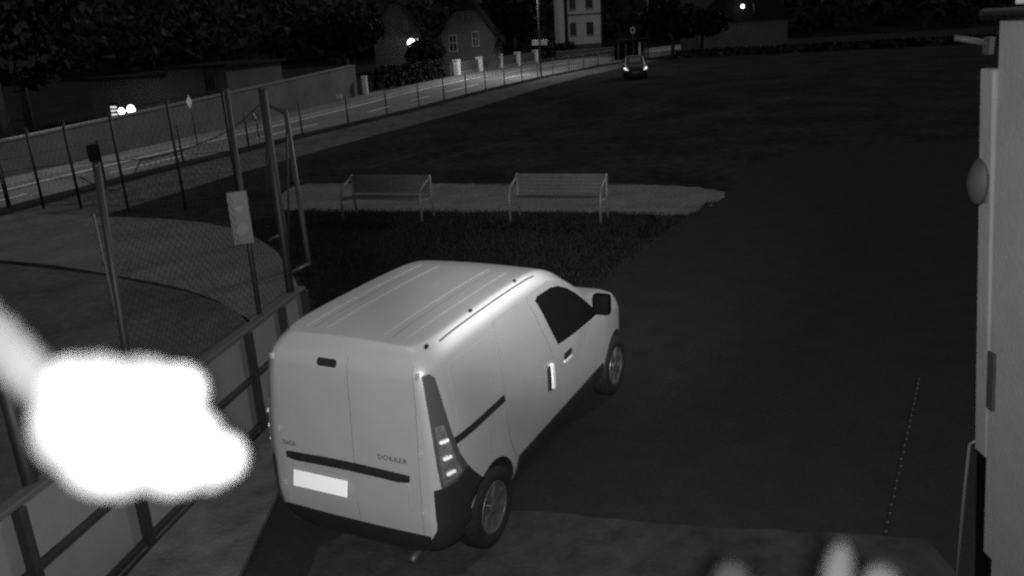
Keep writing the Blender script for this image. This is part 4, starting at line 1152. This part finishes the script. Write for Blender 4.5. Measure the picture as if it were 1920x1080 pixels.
# ================================================================== THINGS RIGHT IN FRONT OF THE LENS
def blob(name, spheres, m, label, cat, voxel=0.0016):
    bm = bmesh.new()
    for c, r in spheres: bmesh.ops.create_icosphere(bm, subdivisions=3, radius=r, matrix=Matrix.Translation(c))
    me = bpy.data.meshes.new('tmp'); bm.to_mesh(me); bm.free()
    o = bpy.data.objects.new('tmp', me); COL.objects.link(o)
    md = o.modifiers.new('r', 'REMESH'); md.mode = 'VOXEL'; md.voxel_size = voxel; md.use_smooth_shade = True
    sm = o.modifiers.new('s', 'SMOOTH'); sm.factor = .5; sm.iterations = 6
    out = bpy.data.meshes.new_from_object(o.evaluated_get(bpy.context.evaluated_depsgraph_get()))
    bpy.data.objects.remove(o); out.materials.clear()
    return out
BLOB=[((-0.2076,0.3658,3.5491),0.0335),((-0.2155,0.3662,3.5437),0.0274),((-0.1967,0.3811,3.5377),0.0375),((-0.2002,0.3639,3.5366),0.0328),((-0.1783,0.3760,3.5240),0.0281),((-0.1853,0.3894,3.5434),0.0221),((-0.1748,0.3836,3.5515),0.0167),((-0.1581,0.3802,3.5148),0.0154),((-0.1662,0.3817,3.5107),0.0161),((-0.2167,0.3664,3.5623),0.0201),((-0.2103,0.3776,3.5624),0.0161),((-0.1989,0.3864,3.5518),0.0174)]
ARM=[(-0.2698,0.3610,3.6279),(-0.2542,0.3664,3.6071),(-0.2423,0.3686,3.5894),(-0.2332,0.3685,3.5737),(-0.2236,0.3694,3.5614)]
BLOB = [((c[0], c[1], c[2] + .003), r) for c, r in BLOB]
BLOB = [((c[0] + .003, c[1], c[2]), r) for c, r in BLOB]
bo = Vector(BLOB[0][0])
cb = empty('cable_bundle', bo, 0, 'overexposed white lump hanging from a stalk close to the lens at left', 'cable bundle')
link('bundle', blob('bundle', [(Vector(c) - bo, r * 0.89) for c, r in BLOB], None, None, None), 'white_plastic', cb, True)
bm = bmesh.new(); pts = []; rad = []
for a, b in zip(ARM, ARM[1:]):
    for k in range(8):
        p = Vector(a).lerp(Vector(b), k / 8); pts.append(p - bo); rad.append(0.0112 + (0.0011 if (len(pts) // 2) % 2 else 0))
tube(bm, pts, rad, 20); obj('cable', bm, 'grey_cable', cb, True)
TIPS = [([(0.1641,0.3653,3.4206),(0.1657,0.3724,3.4304),(0.1716,0.3806,3.4446)], 0.0080, 'brightest blurred rounded leaf tip rising at the bottom right edge'),
        ([(0.1839,0.3571,3.4223),(0.1852,0.3633,3.4307),(0.1862,0.3690,3.4380)], 0.0095, 'blurred rounded leaf tip right of the brightest one, bottom edge'),
        ([(0.1096,0.3760,3.4091),(0.1122,0.3841,3.4202),(0.1137,0.3906,3.4293)], 0.0110, 'faint blurred leaf tip at the bottom edge, left of the others')]
for n_, (P, r, lab) in enumerate(TIPS):
    P = [Vector(p) for p in P]; o0 = P[0] + (P[0] - P[1]) * 1.5
    bm = bmesh.new()
    tube(bm, [o0 - o0, P[0] - o0, P[1] - o0, P[1].lerp(P[2], .6) - o0, P[2] - o0], [r * .6, r * .95, r, r * .8, r * .15], 16)
    for v in bm.verts:
        d = v.co.dot(_f); 
    o = obj('leaf_tip', bm, 'dark_leaf' if n_ == 0 else ('dark_leaf2' if n_ == 1 else 'dark_leaf3'), None, True); o.location = o0
    tag(o, lab, 'leaf', 'leaf tips close to the lens')
